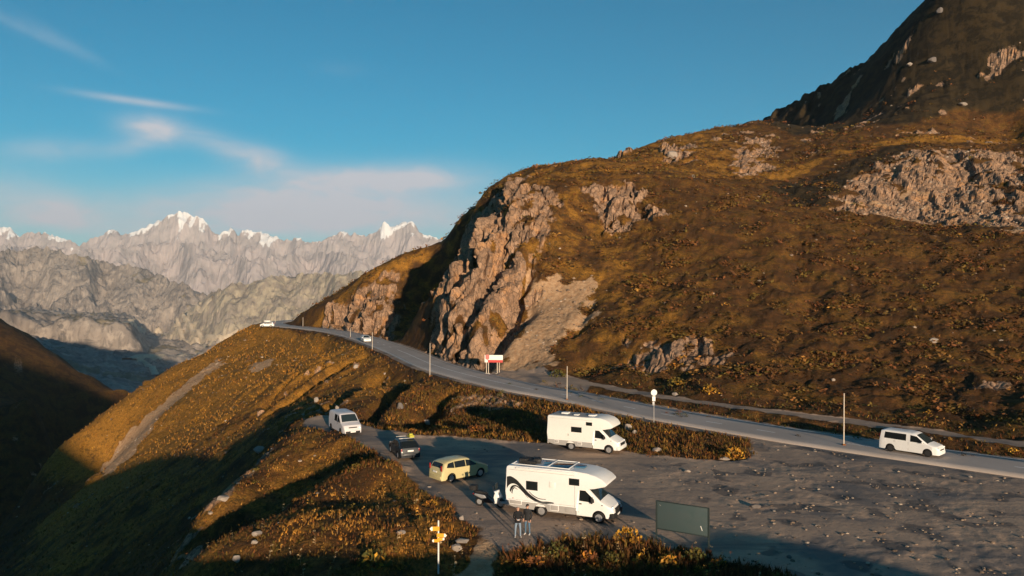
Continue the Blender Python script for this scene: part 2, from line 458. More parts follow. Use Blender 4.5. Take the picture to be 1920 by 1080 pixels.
# lines of bare stone running down the slope under the road
dipx = (GX * 0.9 + GY * 0.45); dipy = (GX * -0.45 + GY * 0.9)
below = sstep(SR * DR, 4.0, 7.0) * sstep(GY, 84, 96)
streak = sstep(fbm2(dipx / 16, dipy / 1.7, 4, 71), 0.22, 0.42) * below * sstep(fbm2(GX / 30, GY / 30, 2, 73), -0.25, 0.25)
rock = np.maximum(rock, streak * 0.55)
for a, b in RIBS:
    dx, dy = b[0] - a[0], b[1] - a[1]
    t_ = np.clip(((GX - a[0]) * dx + (GY - a[1]) * dy) / (dx * dx + dy * dy), 0, 1)
    e = np.hypot(GX - a[0] - t_ * dx, GY - a[1] - t_ * dy) + fbm2(GX / 3, GY / 3, 3, 171) * 1.8
    ribm = sstep(e, 0.8, 0.1) * below * sstep(fbm2(GX / 4, GY / 4, 2, 173), -0.05, 0.2)
    rock = np.maximum(rock, ribm * 0.7); streak = np.maximum(streak, ribm)
# the stony edge of the knoll and loose outcrops over the hillside
edge = sstep(fbm2(GX / 3.5, GY / 3.5, 3, 175), -0.12, 0.15) * sstep(np.abs(GX + 23.5 + fbm2(GX / 4, GY / 4, 2, 75) * 1.5), 2.2, 0.4) * sstep(GY, 50, 58) * sstep(GY, 84, 78)
rock = np.maximum(rock, edge * 0.9)
hillm = sstep(GX * 0.81 + GY * 0.585 - 72, 0, 14) * sstep(DR, 5, 12) * sstep(DT, 3, 8) * (SR < 0)
loose = sstep(fbm2(GX / 7, GY / 7, 4, 77), 0.36, 0.52) * hillm * sstep(fbm2(GX / 45, GY / 45, 2, 79), 0.0, 0.35)
rock = np.maximum(rock, loose * 0.85)
up = sstep(GZ, 42, 62) * hillm
rock = np.maximum(rock, sstep(fbm2(GX / 11, GY / 11, 4, 81), 0.22, 0.42) * up * 0.9)
gravel = np.maximum(KLOT, sstep(DR, ROAD_HW + 1.5, ROAD_HW + 0.5))
trackm = sstep(DT + fbm2(GX / 3, GY / 3, 2, 83) * 0.9, 1.7, 0.8)
pull = polymask([(915, 700), (960, 694), (1070, 706), (1120, 722), (1080, 738), (1000, 722)], 0.5, 1.0, 3, 85)
dp, _, _ = dist_poly(GX, GY, PATH)
pathm = sstep(dp + fbm2(GX / 2, GY / 2, 2, 87) * 0.5, 1.2, 0.5)
gravel = np.clip(np.maximum.reduce([gravel, trackm, pull]), 0, 1)
rock = rock * (1 - gravel); scree = np.maximum(scree, pathm * 0.9) * (1 - KLOT)
grass = np.clip(1 - gravel - rock * 0.8 - scree * 0.8, 0, 1)

# ---- fine relief
near = sstep(GR, 110, 60)
h1 = fbm2(GX / 5.5, GY / 5.5, 3, 101); h2 = fbm2(GX / 1.7, GY / 1.7, 3, 103); h3 = perlin2(GX / 0.55, GY / 0.55, 105)
hb = ridged2(GX / 13, GY / 9, 4, 141) - 0.55
hc = fbm2(GX / 2.6, GY / 2.6, 3, 143)
GZ = GZ + grass * hillm * (hb * 0.6 + hc * 0.5) * sstep(DT, 4, 14) * sstep(DR, 6, 16)
crag = sstep(GY, 330, 350) * sstep(GX, 100, 120)
GZ = GZ + crag * ((ridged2(GX / 16, GY / 16, 4, 145) - 0.5) * 7)
GZ = GZ + grass * (h1 * 0.5 + h2 * 0.26 + h3 * 0.05 * near) * (1 - np.clip(gravel, 0, 1)) * np.where(GR < 60, 0.75, 1.0)
rough = sstep(fbm2(GX / 6, GY / 6, 2, 107), -0.15, 0.25) * sstep(GX, 9, 14)
GZ = GZ + KLOT * (h2 * (0.012 + 0.07 * rough) + h3 * (0.006 + 0.022 * rough)) * sstep(DR, ROAD_HW, ROAD_HW + 2)
GZ = GZ + scree * (h2 * 0.25 + h3 * 0.1) * sstep(GR, 70, 100)

# ---- broken rock: blocky relief pushed out along the slope normal
PX, PY, PZ = GX.copy(), GY.copy(), GZ.copy()
dzr = np.gradient(GZ, axis=0) / np.gradient(GR, axis=0)
dza = np.gradient(GZ, axis=1) / (np.gradient(GA, axis=1) * GR)
sa, ca = np.sin(GA), np.cos(GA)
gx = dzr * sa + dza * ca; gy = dzr * ca - dza * sa
nl = np.sqrt(gx * gx + gy * gy + 1); nx, ny, nz_ = -gx / nl, -gy / nl, 1 / nl
m = (rock > 0.02) & vis
x, y, z = GX[m], GY[m], GZ[m]
# strata dip down to the left
la = x * -0.30 + y * -0.82 + z * -0.49        # down the beds
lc = x * 0.94 - y * 0.34                      # across the beds
lb = x * 0.17 + y * 0.46 - z * 0.87           # through the beds
wx = perlin3(x / 7, y / 7, z / 7, 3) * 0.5
ribs = ridged2(lc / 9 + wx * 0.5, la / 42, 3, 151) - 0.55
ribs2 = ridged2(lc / 3.3 + wx * 0.5, la / 14, 2, 155) - 0.5
f1, f2, v1 = cells3((lc / 2.0 + wx).astype(np.float32), (lb / 2.4).astype(np.float32), (la / 5.5 + wx).astype(np.float32), 5)
f1b, f2b, v2 = cells3((lc / 0.8 + wx).astype(np.float32), (lb / 0.9).astype(np.float32), (la / 1.9).astype(np.float32), 9)
big = perlin3(x / 13, y / 13, z / 13, 13)
disp = (v1 - 0.5) * 1.5 - np.exp(-((f2 - f1) / 0.10) ** 2) * 0.5 + (v2 - 0.5) * 0.6 + big * 1.2 + ribs * 3.2 * sstep(GR[m], 118, 130) + ribs2 * 1.0
disp = disp * sstep(rock[m], 0.02, 0.85) * np.interp(GR[m], [60, 110, 160, 400], [0.22, 0.5, 1.0, 1.5]) * np.where(x > 55, 0.42, 1.0)
PX[m] += nx[m] * disp; PY[m] += ny[m] * disp; PZ[m] += nz_[m] * disp

def grid_faces(nr, na, wrap):
    i = np.arange(nr - 1)[:, None]; j = np.arange(na if wrap else na - 1)[None, :]
    j2 = (j + 1) % na
    return np.stack([i * na + j, i * na + j2, (i + 1) * na + j2, (i + 1) * na + j], -1).reshape(-1, 4)

def mesh_np(name, co, faces, mat, attrs=None, smooth=True, sharp=None):
    """one mesh object from numpy arrays of vertices and equal-sized faces"""
    co = np.asarray(co, np.float32); faces = np.asarray(faces, np.int32)
    used = np.unique(faces)
    remap = np.full(len(co), -1, np.int32); remap[used] = np.arange(len(used))
    co = co[used]; faces = remap[faces]
    k = faces.shape[1]
    me = bpy.data.meshes.new(name)
    me.vertices.add(len(co)); me.vertices.foreach_set('co', co.ravel())
    me.loops.add(faces.size); me.loops.foreach_set('vertex_index', faces.ravel())
    me.polygons.add(len(faces)); me.polygons.foreach_set('loop_start', np.arange(0, faces.size, k, dtype=np.int32))
    me.polygons.foreach_set('loop_total', np.full(len(faces), k, np.int32))
    me.polygons.foreach_set('use_smooth', np.full(len(faces), smooth, bool))
    if sharp is not None: me.polygons.foreach_set('use_smooth', ~np.asarray(sharp, bool))
    me.update(calc_edges=True)
    for an, data in (attrs or {}).items():
        at_ = me.attributes.new(an, 'FLOAT_COLOR', 'POINT')
        at_.data.foreach_set('color', np.asarray(data, np.float32)[used].ravel())
    if mat: me.materials.append(mat)
    o = bpy.data.objects.new(name, me)
    COL.objects.link(o)
    return o

def structure(o):
    o['kind'] = 'structure'
    return o

# ------------------------------------------------------------------ materials
class NT:
    """small helper round a material node tree"""
    def __init__(self, name, rough=0.8, spec=0.3):
        self.mat = bpy.data.materials.new(name); self.mat.use_nodes = True
        self.n, self.l = self.mat.node_tree.nodes, self.mat.node_tree.links
        self.b = self.n['Principled BSDF']
        self.b.inputs['Roughness'].default_value = rough
        self.b.inputs['Specular IOR Level'].default_value = spec
        self._obj = None
    def put(self, sock, v):
        if isinstance(v, (int, float)): sock.default_value = v
        elif isinstance(v, tuple): sock.default_value = v if len(v) == 4 else (*v, 1)
        else: self.l.new(v, sock)
    def pos(self):
        if self._obj is None:
            g = self.n.new('ShaderNodeNewGeometry'); self._obj = g.outputs['Position']
        return self._obj
    def noise(self, scale, detail=4, rough=0.55, dist=0.0, vec=None, stretch=None):
        t = self.n.new('ShaderNodeTexNoise')
        t.inputs['Scale'].default_value = scale; t.inputs['Detail'].default_value = detail
        t.inputs['Roughness'].default_value = rough; t.inputs['Distortion'].default_value = dist
        v = vec or self.pos()
        if stretch:
            m = self.n.new('ShaderNodeMapping'); m.inputs['Scale'].default_value = stretch[:3]
            if len(stretch) > 3: m.inputs['Rotation'].default_value = stretch[3]
            self.l.new(v, m.inputs[0]); v = m.outputs[0]
        self.l.new(v, t.inputs['Vector'])
        return t.outputs[0]
    def vor(self, scale, feature='F1', vec=None, out=0):
        t = self.n.new('ShaderNodeTexVoronoi'); t.feature = feature
        t.inputs['Scale'].default_value = scale
        self.l.new(vec or self.pos(), t.inputs['Vector'])
        return t.outputs[out]
    def ramp(self, v, lo, hi, a=0.0, b=1.0):
        m = self.n.new('ShaderNodeMapRange'); m.interpolation_type = 'SMOOTHSTEP'
        self.put(m.inputs[0], v)
        for i, q in enumerate((lo, hi, a, b)): m.inputs[i + 1].default_value = q
        return m.outputs[0]
    def math(self, op, a, b=0.0, clamp=False):
        m = self.n.new('ShaderNodeMath'); m.operation = op; m.use_clamp = clamp
        self.put(m.inputs[0], a); self.put(m.inputs[1], b)
        return m.outputs[0]
    def mix(self, f, a, b, mode='MIX'):
        m = self.n.new('ShaderNodeMix'); m.data_type = 'RGBA'; m.blend_type = mode
        self.put(m.inputs[0], f); self.put(m.inputs[6], a); self.put(m.inputs[7], b)
        return m.outputs[2]
    def attr(self, name):
        a = self.n.new('ShaderNodeAttribute'); a.attribute_name = name
        s = self.n.new('ShaderNodeSeparateColor'); self.l.new(a.outputs['Color'], s.inputs[0])
        return s.outputs[0], s.outputs[1], s.outputs[2], a.outputs['Alpha'], a.outputs['Color']
    def color(self, c): self.put(self.b.inputs['Base Color'], c)
    def bump(self, h, strength=0.5, dist=0.1, chain=None):
        m = self.n.new('ShaderNodeBump'); m.inputs['Strength'].default_value = strength; m.inputs['Distance'].default_value = dist
        self.l.new(h, m.inputs['Height'])
        if chain is not None: self.l.new(chain, m.inputs['Normal'])
        self.l.new(m.outputs[0], self.b.inputs['Normal'])
        return m.outputs[0]

def ground_material():
    t = NT('ground_cover', 0.95, 0.12)
    rk, sc_, gv, tone, _ = t.attr('mask')
    n1 = t.noise(0.035, 4, 0.6); n2 = t.noise(0.22, 5, 0.62, 0.4); n3 = t.noise(1.3, 5, 0.65); n4 = t.noise(5.0, 4, 0.7)
    heath = t.mix(t.ramp(n2, 0.38, 0.62), (0.075, 0.036, 0.014), (0.165, 0.062, 0.022))
    olive = t.mix(t.ramp(n3, 0.35, 0.65), (0.100, 0.054, 0.014), (0.195, 0.092, 0.020))
    straw = t.mix(t.ramp(n3, 0.3, 0.7), (0.31, 0.140, 0.020), (0.45, 0.215, 0.038))
    g = t.mix(t.ramp(n2, 0.42, 0.60), heath, olive)
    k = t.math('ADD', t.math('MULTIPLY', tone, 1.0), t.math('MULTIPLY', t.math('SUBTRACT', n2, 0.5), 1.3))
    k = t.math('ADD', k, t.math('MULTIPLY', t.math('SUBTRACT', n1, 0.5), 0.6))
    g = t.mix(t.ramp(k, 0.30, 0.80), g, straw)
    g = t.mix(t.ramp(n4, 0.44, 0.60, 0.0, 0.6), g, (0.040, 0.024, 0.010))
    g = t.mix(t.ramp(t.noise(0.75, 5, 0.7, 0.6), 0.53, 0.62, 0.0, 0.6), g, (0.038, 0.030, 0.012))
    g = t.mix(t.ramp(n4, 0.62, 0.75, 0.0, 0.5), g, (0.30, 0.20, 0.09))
    g = t.mix(t.ramp(tone, -0.08, -0.5), g, t.mix(t.ramp(n2, 0.4, 0.6), (0.022, 0.017, 0.010), (0.050, 0.034, 0.016)))  # negative tone: dark vegetation and painted-in shade
    # weathered rock, rusty and pale blocks
    v = t.vor(0.55, 'F1', None, 1)
    vs = t.n.new('ShaderNodeSeparateColor'); t.l.new(v, vs.inputs[0])
    rc = t.mix(vs.outputs[0], (0.25, 0.155, 0.098), (0.42, 0.265, 0.170))
    rc = t.mix(t.ramp(n2, 0.48, 0.66, 0, 0.75), rc, (0.50, 0.26, 0.115))
    rc = t.mix(t.ramp(n3, 0.52, 0.70, 0, 0.55), rc, (0.12, 0.095, 0.080))
    rc = t.mix(t.ramp(n4, 0.58, 0.70, 0, 0.6), rc, (0.36, 0.27, 0.20))
    cr = t.n.new('ShaderNodeMapping'); cr.inputs['Scale'].default_value = (0.9, 0.55, 0.5); cr.inputs['Rotation'].default_value = (0.5, 0.35, 0.2)
    t.l.new(t.pos(), cr.inputs[0])
    wrp = t.n.new('ShaderNodeVectorMath'); wrp.operation = 'ADD'
    wn_ = t.n.new('ShaderNodeTexNoise'); wn_.inputs['Scale'].default_value = 0.6; wn_.inputs['Detail'].default_value = 4
    t.l.new(t.pos(), wn_.inputs['Vector']); t.l.new(cr.outputs[0], wrp.inputs[0]); t.l.new(wn_.outputs[1], wrp.inputs[1])
    crack = t.vor(1.0, 'DISTANCE_TO_EDGE', wrp.outputs[0])
    rc = t.mix(t.ramp(crack, 0.015, 0.07, 0.55, 0.0), rc, (0.045, 0.036, 0.030))
    crack2 = t.vor(2.6, 'DISTANCE_TO_EDGE', wrp.outputs[0])
    rc = t.mix(t.ramp(crack2, 0.02, 0.08, 0.3, 0.0), rc, (0.06, 0.046, 0.036))
    sc_c = t.mix(t.ramp(n3, 0.35, 0.65), (0.40, 0.235, 0.125), (0.52, 0.34, 0.20))
    sc_c = t.mix(t.ramp(n4, 0.52, 0.68, 0, 0.7), sc_c, (0.22, 0.14, 0.085))
    # packed grit
    gr = t.mix(t.ramp(n2, 0.35, 0.65), (0.50, 0.345, 0.24), (0.37, 0.265, 0.195))
    gr = t.mix(t.ramp(n1, 0.45, 0.60, 0, 0.55), gr, (0.26, 0.20, 0.165))
    gr = t.mix(t.ramp(n4, 0.55, 0.72, 0, 0.5), gr, (0.55, 0.43, 0.34))
    gr = t.mix(t.ramp(t.noise(2.6, 4, 0.7), 0.56, 0.70, 0, 0.55), gr, (0.13, 0.115, 0.105))
    rut = t.noise(1.0, 4, 0.6, 0.8, None, (0.05, 0.42, 0.3, (0, 0, 0.62)))
    gr = t.mix(t.ramp(rut, 0.52, 0.64, 0, 0.55), gr, (0.17, 0.145, 0.13))
    old = t.noise(0.11, 4, 0.6, 0.6)
    gr = t.mix(t.ramp(old, 0.50, 0.60, 0, 0.75), gr, (0.155, 0.145, 0.14))
    gr = t.mix(t.math('MULTIPLY', gv, t.ramp(t.math('ADD', tone, t.math('MULTIPLY', t.math('SUBTRACT', n3, 0.5), 0.8)), 0.35, 0.85, 0, 0.7)), gr, (0.10, 0.092, 0.088))
    wob = t.math('MULTIPLY', t.math('SUBTRACT', n3, 0.5), 0.9)
    c = t.mix(t.ramp(t.math('ADD', sc_, wob), 0.35, 0.65), g, sc_c)
    c = t.mix(t.ramp(t.math('ADD', rk, t.math('MULTIPLY', wob, 1.2)), 0.35, 0.60), c, rc)
    c = t.mix(t.ramp(t.math('ADD', gv, t.math('MULTIPLY', wob, 0.8)), 0.35, 0.65), c, gr)
    t.color(c)
    h = t.math('ADD', t.math('MULTIPLY', n3, 0.7), t.math('MULTIPLY', n4, 0.35))
    hh = t.mix(gv, h, t.math('MULTIPLY', h, 0.22))
    t.bump(hh, 0.9, 0.35)
    return t.mat

M_GROUND = ground_material()

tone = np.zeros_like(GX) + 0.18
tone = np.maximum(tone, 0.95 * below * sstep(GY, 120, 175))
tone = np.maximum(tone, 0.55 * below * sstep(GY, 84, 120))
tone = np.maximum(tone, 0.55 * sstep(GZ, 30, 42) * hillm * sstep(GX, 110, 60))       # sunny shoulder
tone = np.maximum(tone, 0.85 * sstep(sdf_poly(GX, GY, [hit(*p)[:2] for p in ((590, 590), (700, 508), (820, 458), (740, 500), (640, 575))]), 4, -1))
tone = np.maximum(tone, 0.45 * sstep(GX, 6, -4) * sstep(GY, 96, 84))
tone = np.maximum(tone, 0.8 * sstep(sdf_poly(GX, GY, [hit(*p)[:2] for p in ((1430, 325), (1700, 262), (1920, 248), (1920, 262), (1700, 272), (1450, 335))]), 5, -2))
tone = np.where((GX > 12) & (hillm > 0.3) & (GZ < 42), tone * (0.25 + 0.75 * sstep(GX, 60, 12)), tone)  # darker heath to the right, partly vignetting put into its colour
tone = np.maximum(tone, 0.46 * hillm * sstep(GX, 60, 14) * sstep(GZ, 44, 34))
upper = sstep(GZ - 0.10 * (GX - 100) - fbm2(GX / 18, GY / 18, 3, 191) * 5, 61, 68) * sstep(GX, 92, 104) * hillm  # upper face: its self-shadow is put into the ground colour
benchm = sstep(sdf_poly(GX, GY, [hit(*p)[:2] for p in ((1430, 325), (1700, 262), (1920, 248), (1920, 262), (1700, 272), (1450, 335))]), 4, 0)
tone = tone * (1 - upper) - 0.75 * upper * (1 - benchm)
under = sstep(sdf_poly(GX, GY, [hit(*p)[:2] for p in ((1440, 350), (1560, 300), (1700, 276), (1690, 292), (1600, 330), (1530, 385))]), 3, -1)  # wedge below the bench, its shade painted as darker ground
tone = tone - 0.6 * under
lefth = np.maximum(sstep(GX, -150, -190) * sstep(GY, 250, 320), sstep(GZ, -34, -44) * sstep(GX, -60, -75))  # dark plants on left hill; valley floor's shade put into the colour
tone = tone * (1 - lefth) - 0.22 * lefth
lotd = sstep(fbm2(GX / 3, GY / 3, 3, 321), 0.02, 0.34) * sstep(GX, 9, 15)
tone = np.where(KLOT > 0.5, lotd, tone)
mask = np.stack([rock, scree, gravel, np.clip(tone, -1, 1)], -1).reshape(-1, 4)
co = np.stack([PX, PY, PZ], -1).reshape(-1, 3)
fc = grid_faces(NR, NA, True)
cx = co[fc].mean(1)
lotf = KLOT.ravel()[fc].mean(1) > 0.5
hf = ((hillm > 0.5) & (GR < 640)).ravel()[fc].all(1) & ~lotf
shf = rock.ravel()[fc].mean(1) > 0.4
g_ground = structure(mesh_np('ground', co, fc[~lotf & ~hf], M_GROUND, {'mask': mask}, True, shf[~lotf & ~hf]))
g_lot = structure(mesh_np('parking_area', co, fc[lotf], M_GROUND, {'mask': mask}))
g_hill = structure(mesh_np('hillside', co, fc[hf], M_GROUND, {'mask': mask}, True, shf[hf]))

# fast height lookup on the finished ground (bilinear in azimuth and range)
def gz(x, y):
    x = np.atleast_1d(np.asarray(x, float)); y = np.atleast_1d(np.asarray(y, float))
    a = np.arctan2(x, y); r = np.hypot(x, y)
    fi = np.interp(r, RR, np.arange(NR)); fj = np.interp(a, AZ, np.arange(NA))
    i = np.clip(fi.astype(int), 0, NR - 2); j = np.clip(fj.astype(int), 0, NA - 2)
    u = fi - i; v = fj - j
    return PZ[i, j] * (1 - u) * (1 - v) + PZ[i + 1, j] * u * (1 - v) + PZ[i, j + 1] * (1 - u) * v + PZ[i + 1, j + 1] * u * v

def sample(field, x, y):
    a = np.arctan2(x, y); r = np.hypot(x, y)
    i = np.clip(np.interp(r, RR, np.arange(NR)).round().astype(int), 0, NR - 1)
    j = np.clip(np.interp(a, AZ, np.arange(NA)).round().astype(int), 0, NA - 1)
    return field[i, j]

def see(px, py, lo=32.0, hi=520.0):
    """where the line of sight of a photograph pixel meets the finished ground"""
    d = np.geomspace(lo, hi, 6000)
    x = (px - 960.0) / FPX * d; z = CAM_H + (HORIZON - py) / FPX * d
    g = gz(x, d)
    k = np.argmax(g >= z) if (g >= z).any() else len(d) - 1
    return (float(x[k]), float(d[k]), float(g[k]))

# ------------------------------------------------------------------ far valley and mountains
FU = np.linspace((-620 - 960) / FPX, (1500 - 960) / FPX, 660)
FY = np.concatenate([np.geomspace(620, 2400, 60, endpoint=False), np.geomspace(2400, 14500, 400)])
U, Y = np.meshgrid(FU, FY)
Xf = U * Y
PXU = U * FPX + 960
def crest(pts, d):
    xs = [p[0] for p in pts]; ys = [p[1] for p in pts]
    return CAM_H + (HORIZON - np.interp(PXU, xs, ys)) / FPX * d
def ridge(pts, d, front, backs, rough, L, seed, dwob=0.1):
    """a mountain ridge: skyline points of the photograph at distance d, falling off to both sides"""
    dd = d * (1 + dwob * fbm2(U * 9, U * 0 + seed, 3, seed))
    c = crest(pts, dd)
    s = (Y - dd)
    fall = np.where(s < 0, -s * front, s * backs)
    amp = np.clip(fall / (rough * 1.2), 0.0, 1.0)
    ero = (1 - ridged2(Xf / L, Y / L * 0.7, 5, seed + 1, 0.55)) * rough * 1.5 * (0.08 + amp)
    gul_ = ridged2(Xf / (L * 0.28), Y / (L * 0.9), 3, seed + 7, 0.55)
    return c - fall - ero - (1 - gul_) * rough * 0.45 * (0.05 + amp)
base = np.interp(Y, [620, 1000, 2000, 3500, 6000, 14500], [-190, -235, -275, -330, -330, -300]) + fbm2(Xf / 900, Y / 900, 4, 200) * 60
base = base + 260 * sstep(Xf / Y, -0.40, -0.95) - 0
Z1 = ridge([(-620, 540), (-300, 560), (0, 588), (60, 592), (130, 600), (200, 604), (245, 612), (262, 640), (290, 690), (330, 720), (1500, 760)], 3100, 1.3, 0.02, 110, 420, 210, 0.06)
Z2 = ridge([(-620, 430), (-300, 440), (0, 468), (60, 462), (110, 466), (160, 476), (210, 490), (260, 498), (300, 512), (345, 532), (400, 548), (480, 560), (1500, 600)], 5600, 0.42, 0.3, 260, 900, 220)
Z3 = ridge([(-620, 700), (250, 690), (300, 640), (340, 590), (385, 556), (430, 530), (480, 520), (520, 512), (580, 514), (640, 508), (690, 500), (760, 486), (900, 470), (1500, 470)], 4200, 0.42, 0.4, 150, 600, 230)
Z4 = ridge([(-620, 440), (-100, 452), (100, 460), (150, 468), (250, 456), (350, 452), (420, 470), (500, 478), (600, 468), (700, 478), (800, 470), (1500, 460)], 8800, 0.6, 0.4, 330, 1300, 240)
SKY = [(-620, 400), (-400, 425), (-200, 415), (-60, 430), (0, 425), (18, 424), (34, 440), (60, 434), (95, 437), (122, 446), (150, 456), (165, 447), (190, 430), (207, 421), (232, 432), (265, 426), (285, 415), (305, 409), (322, 398), (335, 392), (350, 395),
       (365, 402), (380, 404), (392, 420), (400, 434), (412, 440), (422, 430), (432, 421), (440, 430), (447, 440), (456, 428), (475, 432), (495, 429), (512, 436), (530, 449), (545, 450), (557, 440), (568, 450), (590, 452), (612, 445), (628, 436), (642, 429), (662, 436), (690, 437), (705, 426), (722, 412), (740, 418), (757, 411), (775, 414), (786, 430), (812, 440), (840, 452), (1000, 440), (1500, 420)]
Z5 = ridge(SKY, 12300, 0.75, 0.5, 420, 1500, 250, 0.03)
stack = np.stack([base, Z1, Z2, Z3, Z4, Z5])
Zf = stack.max(0); which = stack.argmax(0)
det = ridged2(Xf / 230, Y / 230, 5, 260, 0.62) - 0.55
Zf = Zf + det * np.interp(Y, [620, 3000, 6000, 9000, 14500], [14, 60, 90, 120, 110])
Zf[0, :] = -420
# snow and ice: high ground, held on ledges and flats, plus hanging glaciers
gyf = np.gradient(Zf, axis=0) / np.gradient(Y, axis=0); gxf = np.gradient(Zf, axis=1) / np.gradient(Xf, axis=1)
slope = np.hypot(gxf, gyf)
sn = sstep(Zf, 250, 950) * 0.85 + fbm2(Xf / 520, Y / 1500, 3, 270) * 0.75 + fbm2(Xf / 110, Y / 1300, 3, 275) * 0.55 - sstep(slope, 0.7, 1.9) * 0.25
snow = sstep(sn, 0.38, 0.75) * (Y > 7000)
haze_pale = (which >= 4) * 1.0  # two farthest ranges, paled in colour to stand for haze
green = sstep(fbm2(Xf / 300, Y / 300, 4, 280) - slope * 0.5, -0.25, 0.15) * (Y < 7500)
pale = (which == 3) * 1.0
fm = np.stack([snow, haze_pale, green, pale], -1).reshape(-1, 4)

def far_material():
    t = NT('alpine_rock_and_snow', 0.9, 0.15)
    s, c, g, p, _ = t.attr('mask')
    n1 = t.noise(0.004, 6, 0.62, 0.3); n2 = t.noise(0.02, 6, 0.65)
    rock_ = t.mix(t.ramp(n1, 0.35, 0.65), (0.21, 0.175, 0.150), (0.36, 0.30, 0.25))
    rock_ = t.mix(t.ramp(n2, 0.50, 0.62, 0, 0.8), rock_, (0.42, 0.35, 0.29))
    rock_ = t.mix(t.ramp(t.noise(0.011, 6, 0.7, 0.8), 0.52, 0.62, 0, 0.75), rock_, (0.085, 0.080, 0.078))
    rock_ = t.mix(t.ramp(t.noise(0.05, 5, 0.7, 0.3, None, (1, 1, 0.15)), 0.5, 0.64, 0, 0.5), rock_, (0.10, 0.09, 0.085))
    rock_ = t.mix(t.math('MULTIPLY', c, 0.72), rock_, t.mix(t.ramp(n1, 0.4, 0.6), (0.58, 0.50, 0.49), (0.40, 0.36, 0.36)))  # rock of the farthest ranges lightened in place of denser haze
    grass_ = t.mix(t.ramp(n2, 0.35, 0.65), (0.13, 0.105, 0.055), (0.27, 0.21, 0.125))
    col = t.mix(t.ramp(t.math('ADD', g, t.math('MULTIPLY', t.math('SUBTRACT', n2, 0.5), 1.0)), 0.4, 0.7, 0, 0.85), rock_, grass_)
    col = t.mix(t.math('MULTIPLY', p, t.ramp(n2, 0.42, 0.6, 0.15, 0.8)), col, (0.40, 0.34, 0.24))
    col = t.mix(t.ramp(t.math('ADD', s, t.math('MULTIPLY', t.math('SUBTRACT', n2, 0.5), 1.1)), 0.38, 0.66), col, (0.85, 0.85, 0.86))
    t.color(col)
    t.bump(n2, 0.6, 12.0)
    return t.mat
M_FAR = far_material()
cof = np.stack([Xf, Y, Zf], -1).reshape(-1, 3)
ff = grid_faces(len(FY), len(FU), False)
w_ = which.ravel()[ff].max(1)
yc = cof[ff][:, :, 1].mean(1)
structure(mesh_np('valley', cof, ff[w_ <= 1], M_FAR, {'mask': fm}))
structure(mesh_np('foothills', cof, ff[(w_ > 1) & (w_ <= 3)], M_FAR, {'mask': fm}, False))
structure(mesh_np('mountain_range', cof, ff[w_ > 3], M_FAR, {'mask': fm}, False))
FAR_GRID = (FU, FY, Zf)
def see_far(px, py):
    u = (px - 960.0) / FPX
    j = int(np.clip(np.interp(u, FU, np.arange(len(FU))).round(), 0, len(FU) - 1))
    z = CAM_H + (HORIZON - py) / FPX * FY
    g = Zf[:, j] >= z
    k = int(np.argmax(g[1:])) + 1 if g[1:].any() else len(FY) - 1
    return (u * FY[k], FY[k], Zf[k, j])

# the air: thin haze over the whole place
def haze():
    me = bpy.data.meshes.new('haze'); bm = bmesh.new()
    bmesh.ops.create_cube(bm, size=1.0); bm.to_mesh(me); bm.free()
    o = bpy.data.objects.new('haze', me); COL.objects.link(o)
    lo = Vector((-19000, -1400, -1200)); hi = Vector((9000, 15500, 1190))
    o.scale = hi - lo; o.location = (lo + hi) / 2
    m_ = bpy.data.materials.new('thin_air_haze'); m_.use_nodes = True
    n = m_.node_tree.nodes; n.clear()
    out = n.new('ShaderNodeOutputMaterial'); v = n.new('ShaderNodeVolumePrincipled')
    v.inputs['Color'].default_value = (0.80, 0.88, 1.0, 1)
    v.inputs['Density'].default_value = HAZE_DENSITY
    v.inputs['Anisotropy'].default_value = 0.0
    m_.node_tree.links.new(v.outputs[0], out.inputs['Volume'])
    me.materials.append(m_)
    o['kind'] = 'stuff'; o['label'] = 'thin pale blue haze filling the mountain air'; o['category'] = 'haze'
    return o
HAZE_DENSITY = 4.0e-5
haze()

# pale roads and a hut down in the valley
def valley_road(px, width):
    pts = [see_far(*p) for p in px]
    line = catmull([p[:2] for p in pts], 25.0)
    u = line[:, 0] / line[:, 1]
    fj = np.clip(np.interp(u, FU, np.arange(len(FU))), 0, len(FU) - 1.001); fi = np.clip(np.interp(line[:, 1], FY, np.arange(len(FY))), 0, len(FY) - 1.001)
    j, i = fj.astype(int), fi.astype(int); a, b = fi - i, fj - j
    z = Zf[i, j] * (1 - a) * (1 - b) + Zf[i + 1, j] * a * (1 - b) + Zf[i, j + 1] * (1 - a) * b + Zf[i + 1, j + 1] * a * b
    t_ = np.gradient(line, axis=0); t_ /= np.linalg.norm(t_, axis=1)[:, None] + 1e-9
    nr = np.stack([-t_[:, 1], t_[:, 0]], 1) * width / 2
    n = len(line)
    v_ = np.concatenate([np.column_stack([line + nr, z + 6]), np.column_stack([line - nr, z + 6]), np.column_stack([line + nr, z - 25]), np.column_stack([line - nr, z - 25])])
    f_ = []
    for k in range(n - 1):
        f_ += [(n + k, n + k + 1, k + 1, k), (k, k + 1, 2 * n + k + 1, 2 * n + k), (n + k + 1, n + k, 3 * n + k, 3 * n + k + 1)]
    t = NT('pale_valley_gravel', 0.95, 0.1); t.color(t.mix(t.ramp(t.noise(0.05, 4), 0.35, 0.65), (0.60, 0.50, 0.37), (0.48, 0.39, 0.28)))
    structure(mesh_np('valley_road', v_, np.array(f_), t.mat))
valley_road([(238, 674), (262, 668), (300, 669), (340, 667), (378, 664), (410, 655)], 34)
valley_road([(252, 676), (275, 684), (288, 697), (292, 706)], 20)
valley_road([(400, 560), (380, 580), (352, 590), (346, 602)], 22)
valley_road([(236, 610), (262, 614), (300, 622), (340, 628), (372, 640), (392, 650)], 26)
